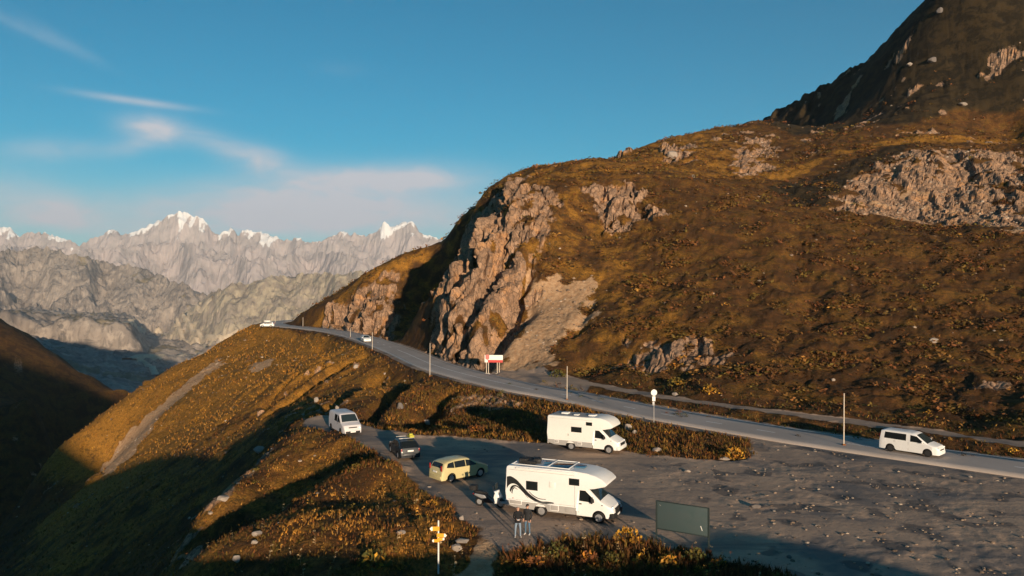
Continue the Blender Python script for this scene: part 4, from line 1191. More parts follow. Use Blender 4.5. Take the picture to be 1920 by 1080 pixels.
# ------------------------------------------------------------------ motorhomes
def motorhome(label, loc, heading, big):
    root = thing('motorhome', label, 'motorhome', loc, heading)
    Lr = -3.70 if big else -3.20
    top = 3.05 if big else 2.95
    Wd = 1.14
    # living box with over-cab bed
    outline = [(Lr, 0.62), (Lr - 0.02, 1.4), (Lr, top - 0.22), (Lr + 0.06, top - 0.07), (Lr + 0.20, top), (0.9, top + 0.01), (1.7, top - 0.05), (2.25, top - 0.17), (2.65, top - 0.36), (2.90, top - 0.58), (2.93, top - 0.68),
               (2.82, top - 0.78), (2.2, top - 0.93), (1.62, top - 1.03), (1.10, top - 1.06), (1.02, 1.6), (1.00, 0.62)]
    if not big:
        outline = [(Lr, 0.62), (Lr - 0.02, 1.4), (Lr, top - 0.20), (Lr + 0.06, top - 0.06), (Lr + 0.18, top), (0.6, top), (1.1, top + 0.05), (1.7, top + 0.04), (2.2, top - 0.08), (2.55, top - 0.30), (2.75, top - 0.56), (2.76, top - 0.70),
                   (2.62, top - 0.80), (2.1, top - 0.90), (1.62, top - 0.96), (1.10, top - 0.97), (1.02, 1.6), (1.00, 0.62)]
    part('living_box', prism(B(), outline, -Wd, Wd, 0.07), 'cream' if not big else 'white', root, 30)
    # cab
    cab = Shell([(3.34, 0.42), (3.32, 0.80), (3.22, 0.98), (2.62, 1.28), (2.46, 1.36), (1.72, 1.98), (1.55, 2.03), (0.98, 2.04)], 0.34, 1.28, 1.0, 0.86, [(2.42, 0.35)], 0.43, 0.0, 0.14, (False, True))
    part('cab', cab.build(), 'white', root, 32)
    for sd in (1, -1):
        part('side_window', cab.side([(1.16, 1.26), (1.16, 1.88), (1.52, 1.88), (2.10, 1.42), (2.12, 1.22)], sd), 'glass', root)
        part('door_seam', cab.side([(1.10, 0.55), (1.125, 0.55), (1.125, 1.95), (1.10, 1.95)], sd, 0.004, 0.004), 'seam', root)
        part('door_handle', bbox(B(), (1.24, sd * (cab.hw(1.24, 1.08) + 0.015), 1.08), (0.16, 0.03, 0.07), 0.01), 'black', root)
        part('wing_mirror', bbox(B(), (2.0, sd * 1.12, 1.38), (0.12, 0.17, 0.40), 0.05), 'black', root)
        part('headlight', bbox(B(), (3.12, sd * 0.72, 0.92), (0.26, 0.30, 0.22), 0.07, Matrix.Rotation(-sd * 0.3, 4, 'Z')), 'lamp', root)
        part('indicator', bbox(B(), (2.62, sd * (cab.hw(2.62, 1.10) + 0.004), 1.12), (0.10, 0.015, 0.05), 0.004), 'black', root)
    part('windscreen', cab.over(2.48, 1.70, 0.10, 0.012, 0.12), 'glass2', root)
    bp = B(); bbox(bp, (3.22, 0, 0.50), (0.34, 1.96, 0.34), 0.10)
    part('front_bumper', bp, 'black' if big else 'white', root)
    part('grille', bbox(B(), (3.34, 0, 0.80), (0.06, 1.1, 0.22), 0.03), 'black', root)
    part('licence_plate', bbox(B(), (3.405, 0, 0.50), (0.02, 0.5, 0.11)), 'plate', root)
    part('licence_plate', bbox(B(), (Lr - 0.045, 0.3, 0.75), (0.02, 0.5, 0.11)), 'plate', root)
    wheels(root, [2.42, -1.32 if big else -1.0], 0.93, 0.345, 0.22, 'rim', 6)
    part('underbody', bbox(B(), (-0.3, 0, 0.46), (6.4 if big else 5.5, 1.3, 0.36)), 'black', root)
    # skirts with wheel arches
    xa = -1.32 if big else -1.0
    for sd in (1, -1):
        xs = sorted(set(list(np.linspace(Lr + 0.03, 1.0, 20)) + [xa + 0.46 * math.cos(a) for a in np.linspace(0.01, math.pi - 0.01, 11)]))
        bm = B(); rows = []
        for x in xs:
            d = abs(x - xa)
            zb = 0.40 if x > Lr + 0.7 else 0.40 + (Lr + 0.7 - x) * 0.25
            if d < 0.46: zb = max(zb, 0.345 + math.sqrt(0.46 ** 2 - d * d))
            zb = min(zb, 0.80)
            rows.append([bm.verts.new((x, sd * (Wd - 0.02), zb)), bm.verts.new((x, sd * (Wd + 0.012), zb + 0.01)), bm.verts.new((x, sd * (Wd + 0.014), 0.83)), bm.verts.new((x, sd * (Wd - 0.02), 0.835))])
        for a, b in zip(rows, rows[1:]):
            for k in range(3): bm.faces.new((a[k], b[k], b[k + 1], a[k + 1]))
        part('skirt', bm, 'grey_skirt', root)
        part('wheel_arch', bbox(B(), (xa, sd * 0.80, 0.62), (0.9, 0.30, 0.36)), 'black', root)
    y = Wd
    def pane(name, x0, x1, z0, z1, sd, mat='glass', frame='black', t=0.03, parent=None):
        f = part(name, bbox(B(), ((x0 + x1) / 2, sd * (y + 0.008), (z0 + z1) / 2), (x1 - x0, 0.03, z1 - z0), 0.012), frame, parent or root)
        part('pane', bbox(B(), ((x0 + x1) / 2, sd * (y + 0.022), (z0 + z1) / 2), (x1 - x0 - 2 * t, 0.02, z1 - z0 - 2 * t), 0.008), mat, f)
        return f
    if big:
        for sd in (1, -1):
            pane('window', -2.30, -1.52, 1.62, 2.18, sd)
            pane('window', 0.55, 1.22, 2.20, 2.62, sd)
        pane('vent_cover', -0.75, -0.35, 1.90, 2.28, -1, 'cream', 'white', 0.02)
        pane('locker_door', -3.45, -2.60, 0.62, 0.90, -1, 'grey_skirt', 'white', 0.035)
        pane('locker_door', -0.70, -0.12, 0.50, 0.86, -1, 'grey_skirt', 'white', 0.035)
        pane('locker_door', 0.30, 0.85, 0.52, 0.80, -1, 'grey_skirt', 'seam', 0.01)
        for sd in (1, -1):
            part('trim_line', bbox(B(), (-1.3, sd * (y + 0.004), 2.80), (4.4, 0.012, 0.018)), 'decal_grey', root)
            part('trim_line', bbox(B(), (-1.3, sd * (y + 0.004), 0.93), (4.5, 0.012, 0.015)), 'decal_grey', root)
            part('marker_light', bbox(B(), (-3.2, sd * (y + 0.008), 1.0), (0.08, 0.02, 0.04)), 'red_lamp', root)
        part('awning', bbox(B(), (-1.0, -(y + 0.05), 2.94), (4.0, 0.10, 0.10), 0.03), 'white', root)
        part('door_seam', bbox(B(), (0.92, -(y + 0.002), 1.7), (0.02, 0.01, 1.7)), 'decal_grey', root)
        # sweeping stripes
        def px2(p): return (-3.66 + (p[0] - 956) / 206.0 * 6.6, (966 + (p[0] - 953) * 0.085 - p[1]) / 30.2 + 0.05)
        def stripe(name, up, lo, mat):
            up = catmull([px2(p) for p in up], 0.08); lo = catmull([px2(p) for p in lo], 0.08)
            n = 40
            q = np.linspace(0, 1, n)
            u_ = np.column_stack([np.interp(q, np.linspace(0, 1, len(up)), up[:, k]) for k in (0, 1)])
            l_ = np.column_stack([np.interp(q, np.linspace(0, 1, len(lo)), lo[:, k]) for k in (0, 1)])
            for sd in (-1, 1):
                bm = B(); rows = [[bm.verts.new((a[0], sd * (y + 0.004), a[1])), bm.verts.new((b[0], sd * (y + 0.004), b[1]))] for a, b in zip(u_, l_)]
                for a, b in zip(rows, rows[1:]): bm.faces.new((a[0], b[0], b[1], a[1]))
                part(name, bm, mat, root)
        stripe('stripe', [(957, 898), (965, 897), (977, 903), (988, 913), (1003, 928), (1017, 938), (1030, 944), (1043, 944.5), (1056, 946)],
               [(957, 921), (962, 914), (970, 911), (980, 914.5), (992, 927), (1006, 938.5), (1020, 945.5), (1036, 949), (1056, 947.8)], 'decal')
        stripe('stripe', [(963, 924), (966, 917), (972, 914), (980, 915.5), (990, 924), (1003, 938)], [(965.5, 928), (969, 920.5), (974, 917.2), (980, 918), (990, 926), (1003, 939)], 'decal')
        stripe('stripe', [(967, 929), (969, 921), (974, 918.3), (980, 922)], [(969, 931), (970.5, 923), (974.5, 920), (980, 923)], 'decal')
        stripe('stripe', [(1004, 925), (1014, 933), (1026, 938.5), (1040, 940)], [(1004, 926.5), (1014, 935), (1026, 940), (1040, 941)], 'decal')
        stripe('stripe', [(1024, 948), (1036, 950), (1046, 947.5), (1058, 948)], [(1024, 949.4), (1036, 951.6), (1046, 949), (1058, 949)], 'decal_grey')
        # roof: rails, panels, hatch, bundle
        for yy in (0.98, -0.98): part('roof_rail', bbox(B(), (-1.4, yy, top + 0.09), (3.9, 0.05, 0.05), 0.012), 'white', root)
        for xx in (-3.3, -0.95, 0.45): part('roof_rail', bbox(B(), (xx, 0, top + 0.09), (0.06, 1.96, 0.05), 0.012), 'white', root)
        part('solar_panel', bbox(B(), (-0.25, -0.05, top + 0.05), (1.15, 1.5, 0.05), 0.01), 'solar', root)
        part('skylight', bbox(B(), (0.95, 0.05, top + 0.06), (0.62, 0.62, 0.10), 0.03), 'skylight', root)
        part('skylight', bbox(B(), (-1.35, 0.25, top + 0.06), (0.42, 0.42, 0.10), 0.03), 'skylight', root)
        bm = B()
        for k, (xx, yy, sx, sy, sz) in enumerate([(-2.5, 0.1, 1.15, 1.25, 0.20), (-2.85, -0.15, 0.6, 0.7, 0.30), (-2.1, 0.25, 0.5, 0.9, 0.27)]):
            bbox(bm, (xx, yy, top + 0.03 + sz / 2), (sx, sy, sz), 0.08, Matrix.Rotation(0.2 * k, 4, 'Z'))
        part('roof_load', bm, 'black', root)
        part('rear_rack', bbox(B(), (Lr - 0.30, 0, 0.46), (0.62, 1.7, 0.06), 0.015), 'steel', root)
        for sd in (1, -1): part('rack_arm', bbox(B(), (Lr - 0.1, sd * 0.5, 0.50), (0.5, 0.06, 0.08), 0.01), 'steel', root)
    else:
        for sd in (1, -1):
            part('trim_line', bbox(B(), (-1.0, sd * (y + 0.004), 2.72), (4.0, 0.012, 0.015)), 'decal_grey', root)
            pane('window', -0.95, 0.02, 1.62, 2.08, sd)
            pane('window', 0.42, 0.98, 2.28, 2.58, sd)
        pane('locker_door', -2.55, -2.12, 0.58, 0.82, -1, 'grey_skirt', 'white', 0.03)
        pane('locker_door', -0.35, 0.05, 0.54, 0.80, -1, 'grey_skirt', 'white', 0.03)
        part('door_handle', bbox(B(), (-1.22, -(y + 0.015), 1.35), (0.05, 0.03, 0.18), 0.008), 'seam', root)
        part('roof_skin', bbox(B(), (-1.2, 0, top + 0.008), (3.4, 1.9, 0.012)), 'grey_skirt', root)
        part('roof_vent', bbox(B(), (-1.95, 0.1, top + 0.07), (0.62, 0.62, 0.14), 0.05), 'white', root)
        part('roof_vent', bbox(B(), (0.62, 0.0, top + 0.06), (0.62, 0.62, 0.12), 0.05), 'white', root)
        part('roof_vent', bbox(B(), (-0.75, -0.3, top + 0.05), (0.42, 0.42, 0.09), 0.03), 'cream', root)
    for sd in (1, -1):
        part('tail_light', bbox(B(), (Lr - 0.03, sd * 0.92, 0.85), (0.05, 0.16, 0.36), 0.015), 'red_lamp', root)
    part('rear_bumper', bbox(B(), (Lr + 0.02, 0, 0.52), (0.14, 2.1, 0.20), 0.05), 'grey_skirt', root)
    return root

def centre_from_right_wheels(rear, front, hd, half, axle_mid):
    """vehicle origin from the two wheel contacts of its right side"""
    mx, my = (rear[0] + front[0]) / 2, (rear[1] + front[1]) / 2
    return (mx - math.sin(hd) * half - math.cos(hd) * axle_mid, my + math.cos(hd) * half - math.sin(hd) * axle_mid)
h1_ = R(-23)
c1 = centre_from_right_wheels(onlot(1018, 968), onlot(1121, 981), h1_, 0.95, 0.55)
motorhome('large white motorhome with black sweeping stripes and a loaded roof', (*c1, lvl(*c1) + 0.01), h1_, True)
h2_ = R(-26)
c2 = centre_from_right_wheels(onlot(1075, 844), onlot(1138, 851), h2_, 0.95, 0.71)
motorhome('plain white motorhome with a high front bunk parked against the bank', (*c2, lvl(*c2) + 0.01), h2_, False)

# ------------------------------------------------------------------ scooter behind the large motorhome
hs = R(-20)
fwd1 = (math.cos(h1_), math.sin(h1_))
sx, sy = c1[0] - fwd1[0] * 4.75, c1[1] - fwd1[1] * 4.75
sc_root = thing('motor_scooter', 'black scooter with a white leg shield standing behind the striped motorhome', 'scooter', (sx - 0.55, sy - 0.15, lvl(sx, sy) + 0.01), hs)
sc_root.scale = (1.12, 1.12, 1.12)
for x in (0.70, -0.62):
    wh = part('wheel', lathe_y(B(), [(0.15, -0.05), (0.24, -0.06), (0.27, -0.03), (0.27, 0.03), (0.24, 0.06), (0.15, 0.05)], (x, 0, 0.27), 18), 'tyre', sc_root, 50)
    part('rim', lathe_y(B(), [(0.155, -0.062), (0.155, 0.062)], (x, 0, 0.27), 14), 'rim', wh)
part('body', prism(B(), [(-0.95, 0.62), (-0.90, 0.78), (-0.2, 0.74), (-0.02, 0.50), (0.30, 0.36), (0.30, 0.27), (-0.25, 0.25), (-0.40, 0.42), (-0.75, 0.46)], -0.17, 0.17, 0.05), 'darkblue', sc_root)
part('side_panel', prism(B(), [(-0.90, 0.66), (-0.86, 0.76), (-0.25, 0.70), (-0.10, 0.52), (-0.45, 0.50)], -0.185, 0.185, 0.02), 'rim', sc_root)
part('floor_board', bbox(B(), (0.20, 0, 0.32), (0.55, 0.36, 0.07), 0.02), 'black', sc_root)
part('leg_shield', prism(B(), [(0.34, 0.28), (0.56, 0.28), (0.74, 0.62), (0.62, 0.86), (0.46, 1.00), (0.34, 0.98), (0.44, 0.66)], -0.26, 0.26, 0.08), 'white', sc_root)
part('seat', prism(B(), [(-0.95, 0.80), (-0.92, 0.92), (-0.55, 0.90), (-0.20, 0.83), (-0.12, 0.75), (-0.6, 0.76)], -0.15, 0.15, 0.05), 'black', sc_root)
part('front_mudguard', prism(B(), [(0.42, 0.40), (0.55, 0.56), (0.80, 0.58), (1.0, 0.44), (0.95, 0.42), (0.78, 0.52), (0.58, 0.50)], -0.09, 0.09, 0.02), 'darkblue', sc_root)
part('fork', tube(tube(B(), (0.45, 0.10, 0.95), (0.70, 0.10, 0.27), 0.025), (0.45, -0.10, 0.95), (0.70, -0.10, 0.27), 0.025), 'steel', sc_root)
hb = part('handlebar', tube(B(), (0.36, 0.34, 1.10), (0.36, -0.34, 1.10), 0.018), 'black', sc_root)
for sd in (1, -1):
    part('wing_mirror', bbox(tube(B(), (0.38, sd * 0.25, 1.1), (0.36, sd * 0.36, 1.28), 0.008), (0.36, sd * 0.38, 1.31), (0.03, 0.13, 0.09), 0.012), 'black', sc_root)
part('windshield', prism(B(), [(0.46, 1.05), (0.40, 1.42), (0.385, 1.42), (0.44, 1.05)], -0.20, 0.20), 'glass2', sc_root)
part('headlight', bbox(B(), (0.55, 0, 0.98), (0.10, 0.22, 0.13), 0.04), 'lamp', sc_root)
part('top_case', bbox(B(), (-1.0, 0, 1.06), (0.42, 0.46, 0.30), 0.08), 'black', sc_root)
part('tail_light', bbox(B(), (-1.0, 0, 0.70), (0.06, 0.20, 0.08), 0.02), 'red_lamp', sc_root)

# ------------------------------------------------------------------ two people
def person(label, loc, facing, pose, jacket, jeans, headgear):
    """one skinned body; joints in metres, x to the figure's left, y forward (negative y is the front)"""
    V, E, RAD = [], [], []
    def v(p, r, parent=None):
        V.append(p); RAD.append(r if isinstance(r, tuple) else (r, r))
        if parent is not None: E.append((parent, len(V) - 1))
        return len(V) - 1
    pel = v((0, 0, 0.95), (0.165, 0.115))
    waist = v((0, 0, 1.10), (0.155, 0.11), pel)
    chest = v((0, 0.0, 1.30), (0.185, 0.125), waist)
    sh_ = v((0, 0.0, 1.43), (0.15, 0.10), chest)
    neck = v((0, -0.005, 1.50), 0.062, sh_)
    jaw = v((0, -0.02, 1.57), (0.072, 0.085), neck)
    head = v((0, -0.012, 1.655), (0.080, 0.100), jaw)
    crown = v((0, 0.0, 1.735), (0.062, 0.078), head)
    for s in (1, -1):
        hip = v((s * 0.095, 0, 0.88), 0.10, pel)
        kn = v((s * (0.11 + pose.get('stance', 0)), -0.015, 0.49), 0.062, hip)
        calf = v((s * (0.115 + pose.get('stance', 0)), 0.01, 0.34), 0.056, kn)
        an = v((s * (0.12 + pose.get('stance', 0)), 0.02, 0.10), 0.042, calf)
        heel = v((s * (0.125 + pose.get('stance', 0)), 0.02, 0.045), (0.044, 0.04), an)
        v((s * (0.15 + pose.get('stance', 0)), -0.17, 0.035), (0.042, 0.03), heel)
        arm = pose['arm'][0 if s == 1 else 1]
        so = v((s * 0.19, 0.0, 1.41), 0.068, sh_)
        el_ = v((s * arm[0][0], arm[0][1], arm[0][2]), 0.05, so)
        wr = v((s * arm[1][0], arm[1][1], arm[1][2]), 0.034, el_)
        a, b = Vector(V[el_]), Vector(V[wr])
        d = (b - a).normalized(); up_ = Vector((0, 0, 1)); across = d.cross(up_)
        across = across.normalized() if across.length > 0.1 else Vector((0, 1, 0))
        palm = v(tuple(b + d * 0.06), (0.036, 0.02), wr)
        pc = Vector(V[palm])
        for k, (off, ln) in enumerate(((-0.030, 0.062), (-0.010, 0.075), (0.010, 0.070), (0.028, 0.055))):
            k1 = v(tuple(pc + d * 0.035 + across * off), 0.0095, palm)
            k2 = v(tuple(pc + d * (0.035 + ln * 0.5) + across * off - up_ * 0.012), 0.0085, k1)
            v(tuple(pc + d * (0.030 + ln * 0.8) + across * off - up_ * 0.034), 0.0075, k2)
        t1 = v(tuple(Vector(V[palm]) - d * 0.02 - across * 0.040 - up_ * 0.005), 0.011, palm)
        v(tuple(Vector(V[palm]) + d * 0.020 - across * 0.052 - up_ * 0.012), 0.009, t1)
    me = bpy.data.meshes.new('person_joints'); me.from_pydata(V, E, []); me.update()
    tmp = bpy.data.objects.new('person_joints', me); COL.objects.link(tmp)
    sk = tmp.modifiers.new('skin', 'SKIN'); sk.use_smooth_shade = True
    for i, d in enumerate(me.skin_vertices[0].data):
        d.radius = RAD[i]; d.use_root = (i == 0)
    sb = tmp.modifiers.new('sub', 'SUBSURF'); sb.levels = 1; sb.render_levels = 1
    dg = bpy.context.evaluated_depsgraph_get()
    body = bpy.data.meshes.new_from_object(tmp.evaluated_get(dg))
    bpy.data.objects.remove(tmp); bpy.data.meshes.remove(me)
    body.name = 'person'
    body.materials.clear()
    for m_ in ('skin', jacket, jeans, 'shoe'): body.materials.append(M[m_])
    wr_pts = [Vector((s * pose['arm'][0 if s == 1 else 1][1][0], *pose['arm'][0 if s == 1 else 1][1][1:])) for s in (1, -1)]
    el_pts = [Vector((s * pose['arm'][0 if s == 1 else 1][0][0], *pose['arm'][0 if s == 1 else 1][0][1:])) for s in (1, -1)]
    for f in body.polygons:
        c = f.center; f.use_smooth = True
        if c.z > 1.515: f.material_index = 0
        elif any((c - w).dot((w - e).normalized()) > 0.0 and (c - w).length < 0.21 for w, e in zip(wr_pts, el_pts)): f.material_index = 0
        elif c.z < 0.085: f.material_index = 3
        elif c.z < 0.90 and abs(c.x) < 0.20 + pose.get('stance', 0) and c.y > -0.13 and c.y < 0.14: f.material_index = 2
        else: f.material_index = 1
    o = bpy.data.objects.new('person', body); COL.objects.link(o)
    o.location = loc; o.rotation_euler = (0, 0, facing)
    tag(o, label, 'person')
    # jacket hem, hair or cap, face
    bm = B()
    rings = []
    for z, rx, ry in ((0.84, 0.185, 0.135), (0.95, 0.185, 0.135), (1.10, 0.172, 0.128), (1.28, 0.20, 0.14)):
        rings.append([bm.verts.new((rx * math.cos(a), ry * math.sin(a), z)) for a in [2 * math.pi * k / 18 for k in range(18)]])
    for a, b in zip(rings, rings[1:]):
        for k in range(18): bm.faces.new((a[k], a[(k + 1) % 18], b[(k + 1) % 18], b[k]))
    part('jacket_body', bm, jacket, o)
    if headgear == 'cap':
        bm = B(); bmesh.ops.create_uvsphere(bm, u_segments=14, v_segments=8, radius=0.105, matrix=Matrix.Translation((0, 0.0, 1.70)) @ Matrix.Diagonal((0.92, 1.08, 0.85, 1)))
        bmesh.ops.delete(bm, geom=[q for q in bm.verts if q.co.z < 1.672], context='VERTS')
        part('cap', bbox(bm, (0, -0.135, 1.680), (0.13, 0.10, 0.012), 0.004), 'cap', o)
    else:
        bm = B(); bmesh.ops.create_uvsphere(bm, u_segments=14, v_segments=8, radius=0.100, matrix=Matrix.Translation((0, 0.022, 1.668)) @ Matrix.Diagonal((0.95, 1.05, 0.95, 1)))
        bmesh.ops.delete(bm, geom=[q for q in bm.verts if q.co.z < 1.60 or q.co.z > 1.725 or q.co.y < 0.0], context='VERTS')
        part('hair', bm, 'hair', o)
    part('nose', bbox(B(), (0, -0.118, 1.635), (0.024, 0.035, 0.045), 0.008), 'skin', o)
    part('mouth', bbox(B(), (0, -0.106, 1.588), (0.045, 0.012, 0.008), 0.002), simple('lips', (0.33, 0.13, 0.11)), o)
    for s in (1, -1):
        part('eye', bbox(B(), (s * 0.032, -0.104, 1.662), (0.024, 0.012, 0.012), 0.004), 'cap', o)
        part('ear', bbox(B(), (s * 0.084, 0.0, 1.645), (0.018, 0.035, 0.058), 0.007), 'skin', o)
    return o

p1x, p1y = onlot(971, 1006); p2x, p2y = onlot(989, 1001)
pilot = person('person in a black jacket and light jeans holding a remote control', (p1x, p1y, lvl(p1x, p1y)), R(4),
               dict(stance=0.03, arm=[((0.27, -0.03, 1.14), (0.10, -0.25, 1.10)), ((0.27, -0.03, 1.14), (0.10, -0.25, 1.10))]), 'jacket', 'jeans', None)
person('person in a dark cap and jacket with hands low, right beside the other', (p2x, p2y, lvl(p2x, p2y)), R(-24),
       dict(stance=0.01, arm=[((0.27, 0.03, 1.14), (0.24, -0.10, 0.92)), ((0.26, 0.02, 1.14), (0.20, -0.14, 0.94))]), 'jacket2', 'jeans2', 'cap')
rm = part('remote_control', bbox(B(), (0, 0, 0), (0.16, 0.10, 0.035), 0.012), 'controller')
for s in (1, -1): part('antenna', tube(B(), (s * 0.06, -0.05, 0.01), (s * 0.06, -0.10, 0.05), 0.006), 'black', rm)
tag(rm, 'small grey remote control held in the hands of the person in black', 'remote')
rm.location = (p1x - math.sin(-R(4)) * 0 + math.sin(R(4)) * 0.33, p1y - math.cos(R(4)) * 0.33, lvl(p1x, p1y) + 1.10)
rm.rotation_euler = (0.2, 0, R(4))

# ------------------------------------------------------------------ signs and posts
# blank board by the lay-by
a_ = onlot(1231, 1019); b_ = onlot(1329, 1036)
ang = math.atan2(b_[1] - a_[1], b_[0] - a_[0]); wdt = math.hypot(b_[0] - a_[0], b_[1] - a_[1])
za = min(lvl(*a_), lvl(*b_))
bd = thing('information_board', 'blank dark grey-green board on two thin posts at the edge of the lay-by', 'board', (a_[0], a_[1], za), ang)
part('panel', bbox(B(), (wdt / 2, 0, 1.66), (wdt - 0.10, 0.035, 1.50), 0.006), 'board', bd)
for x in (0, wdt): part('post', bbox(B(), (x, 0, 1.18), (0.08, 0.08, 2.56), 0.008), 'board_frame', bd)
for z in (2.44, 0.88): part('rail', bbox(B(), (wdt / 2, 0, z), (wdt - 0.08, 0.055, 0.06), 0.008), 'board_frame', bd)
part('scratch', bbox(B(), (wdt - 0.40, -0.022, 1.28), (0.035, 0.006, 0.26), 0, Matrix.Rotation(-0.35, 4, 'Y')), 'sign_white', bd)
part('scratch', bbox(B(), (0.22, -0.022, 2.22), (0.025, 0.006, 0.10), 0, Matrix.Rotation(-0.8, 4, 'Y')), 'steel', bd)

# red and white billboard by the road
a_ = (-3.8, 124.6); bz = lvl(*a_)
rb = thing('roadside_sign', 'red and white roadside sign on paired pale legs below the rocks', 'sign', (-2.85, 124.6, bz), R(-6))
part('panel', bbox(B(), (0, 0, 2.42), (2.85, 0.10, 1.15), 0.01), 'sign_white', rb)
part('red_band', bbox(B(), (0.26, -0.055, 2.04), (2.33, 0.02, 0.40)), 'sign_red', rb)
part('crest', prism(B(), [(-1.28, 2.42), (-1.28, 3.0), (-0.98, 3.10), (-0.68, 3.0), (-0.68, 2.42), (-0.98, 2.22)], -0.075, -0.052), 'sign_pink', rb)
part('white_band', bbox(B(), (0.32, -0.056, 2.62), (2.05, 0.02, 0.62)), 'plate', rb)
for x in (-0.98, 0.72):
    for d in (-0.16, 0.16): part('leg', bbox(B(), (x + d, 0.05, 0.95), (0.10, 0.12, 1.95), 0.01), 'wood_post', rb)
    part('foot', bbox(B(), (x, 0.0, 0.05), (0.80, 0.5, 0.22), 0.02), simple('concrete', (0.5, 0.45, 0.38), 0.9, 0.2, 0, 0.3), rb)

# finger post for hikers
px_, py_, pz_ = see(822, 1076)
fp = thing('finger_post', 'white hiking post with yellow arrow plates on the grassy knoll', 'signpost', (px_, py_, pz_), 0)
part('pole', tube(B(), (0, 0, -0.2), (0, 0, 2.62), 0.045, 0.045, 12), 'white_post', fp)
part('cap', tube(B(), (0, 0, 2.62), (0, 0, 2.80), 0.05, 0.035, 12), 'white_post', fp)
def plate(x0, x1, z, h, tip, mat, rz):
    s = 1 if x1 > x0 else -1
    pl = [(x0, z - h / 2), (x1 - s * tip, z - h / 2), (x1, z), (x1 - s * tip, z + h / 2), (x0, z + h / 2)]
    o = part('arrow_plate', prism(B(), pl, -0.012, 0.012), mat, fp); o.rotation_euler = (0, 0, rz); o.location = (0, -0.055, 0)
    q = part('white_tip', prism(B(), [(x1 - s * (tip + 0.06), z - h / 2 + 0.005), (x1 - s * tip, z - h / 2 + 0.005), (x1 - s * 0.01, z), (x1 - s * tip, z + h / 2 - 0.005), (x1 - s * (tip + 0.06), z + h / 2 - 0.005)], -0.0155, 0.0155), 'sign_white', o)
    return o
plate(0.06, -0.46, 2.38, 0.22, 0.10, 'sign_yellow', 0.05)
plate(-0.08, 0.46, 2.03, 0.20, 0.10, 'sign_yellow', -0.05)
plate(-0.06, 0.34, 1.83, 0.14, 0.05, 'sign_yellow', 0.1)
plate(0.06, -0.34, 1.74, 0.15, 0.05, 'sign_yellow', -0.12)

# round traffic sign seen from the back
x, y = onlot(1226, 790); z = lvl(x, y)
rs = thing('traffic_sign', 'pale round traffic sign on a thin pole beside the road', 'sign', (x, y, z), R(8))
part('pole', tube(B(), (0, 0, -0.3), (0, 0, 3.45), 0.038, 0.038, 10), 'steel', rs)
bm = lathe_y(B(), [(0.32, -0.012), (0.33, 0.0), (0.32, 0.012)], (0, -0.045, 3.10), 28)
part('disc', bm, 'sign_white', rs)
part('plate', bbox(B(), (-0.02, -0.045, 2.46), (0.34, 0.02, 0.50), 0.01), 'sign_white', rs)
part('plate', bbox(B(), (-0.05, -0.045, 1.95), (0.22, 0.02, 0.36), 0.01), 'decal_grey', rs)
for zz in (3.10, 2.46): part('clamp', bbox(B(), (0, -0.02, zz), (0.12, 0.06, 0.04), 0.006), 'steel', rs)

# snow poles
POLES = [((1063, 750), 4.2, 0.055, 'tall snow pole beside the road above the plain motorhome'),
         ((1582, 836), 4.75, 0.060, 'weathered tall snow pole with a rusty base at the lay-by entrance'),
         ((806, 703), 5.2, 0.055, 'tall snow pole between the road and the slope, left of the red sign'),
         ((698, 656), 3.8, 0.060, 'snow pole right of the approaching small white car'),
         ((657, 633), 2.4, 0.06, 'short snow pole on the outer road edge, left of the approaching small white car'),
         ((631, 615.5), 2.6, 0.06, 'snow pole at the foot of the grey rock face'),
         ((568, 612.5), 3.1, 0.07, 'snow pole in front of the black car at the far bend'),
         ((516, 602.5), 2.9, 0.07, 'snow pole just right of the white car on the bend')]
for (px, py), h, r, lab in POLES:
    x, y = onlot(px, py, -0.05 if py > 620 else -0.8)
    z = lvl(x, y)
    sp = thing('snow_pole', lab, 'pole', (x, y, z), 0, 'snow poles along the road')
    part('shaft', tube(B(), (0, 0, -0.3), (0.03, 0, h), r, r * 0.75, 8), 'wood_post', sp)
    part('base', bbox(B(), (0, 0, 0.08), (0.30, 0.30, 0.30), 0.05), simple('rusty_base', (0.20, 0.075, 0.025), 0.9, 0.2, 0, 0.4), sp)

# ------------------------------------------------------------------ loose cover
rs_ = np.random.RandomState(11)
def merge(name, tmpl, pos, scale, rotz, tilt, cols, mat, smooth=False, jitter=0.0):
    """many small pieces in one mesh; templates are (verts, faces) with equal face size"""
    vs, fs, cs = [], [], []
    base_i = 0
    which_ = rs_.randint(0, len(tmpl), len(pos))
    for k, (tv, tf) in enumerate(tmpl):
        sel = np.where(which_ == k)[0]
        if not len(sel): continue
        tv = np.asarray(tv, np.float32); tf = np.asarray(tf, np.int32)
        n, m_ = len(sel), len(tv)
        v_ = np.repeat(tv[None], n, 0) * scale[sel][:, None, :]
        if jitter: v_ = v_ * (1 + rs_.uniform(-jitter, jitter, v_.shape).astype(np.float32))
        c, s = np.cos(rotz[sel])[:, None], np.sin(rotz[sel])[:, None]
        x_, y_, z_ = v_[..., 0] * c - v_[..., 1] * s, v_[..., 0] * s + v_[..., 1] * c, v_[..., 2]
        ta = tilt[sel][:, None]
        x2 = x_ + z_ * ta[..., 0]; y2 = y_ + z_ * ta[..., 1]
        out = np.stack([x2, y2, z_], -1) + pos[sel][:, None, :]
        vs.append(out.reshape(-1, 3)); cs.append(np.repeat(cols[sel][:, None, :], m_, 1).reshape(-1, 4))
        fs.append((tf[None] + (base_i + np.arange(n) * m_)[:, None, None]).reshape(-1, tf.shape[1]))
        base_i += n * m_
    o = mesh_np(name, np.concatenate(vs), np.concatenate(fs), mat, {'tint': np.concatenate(cs)}, smooth)
    o['kind'] = 'stuff'
    return o

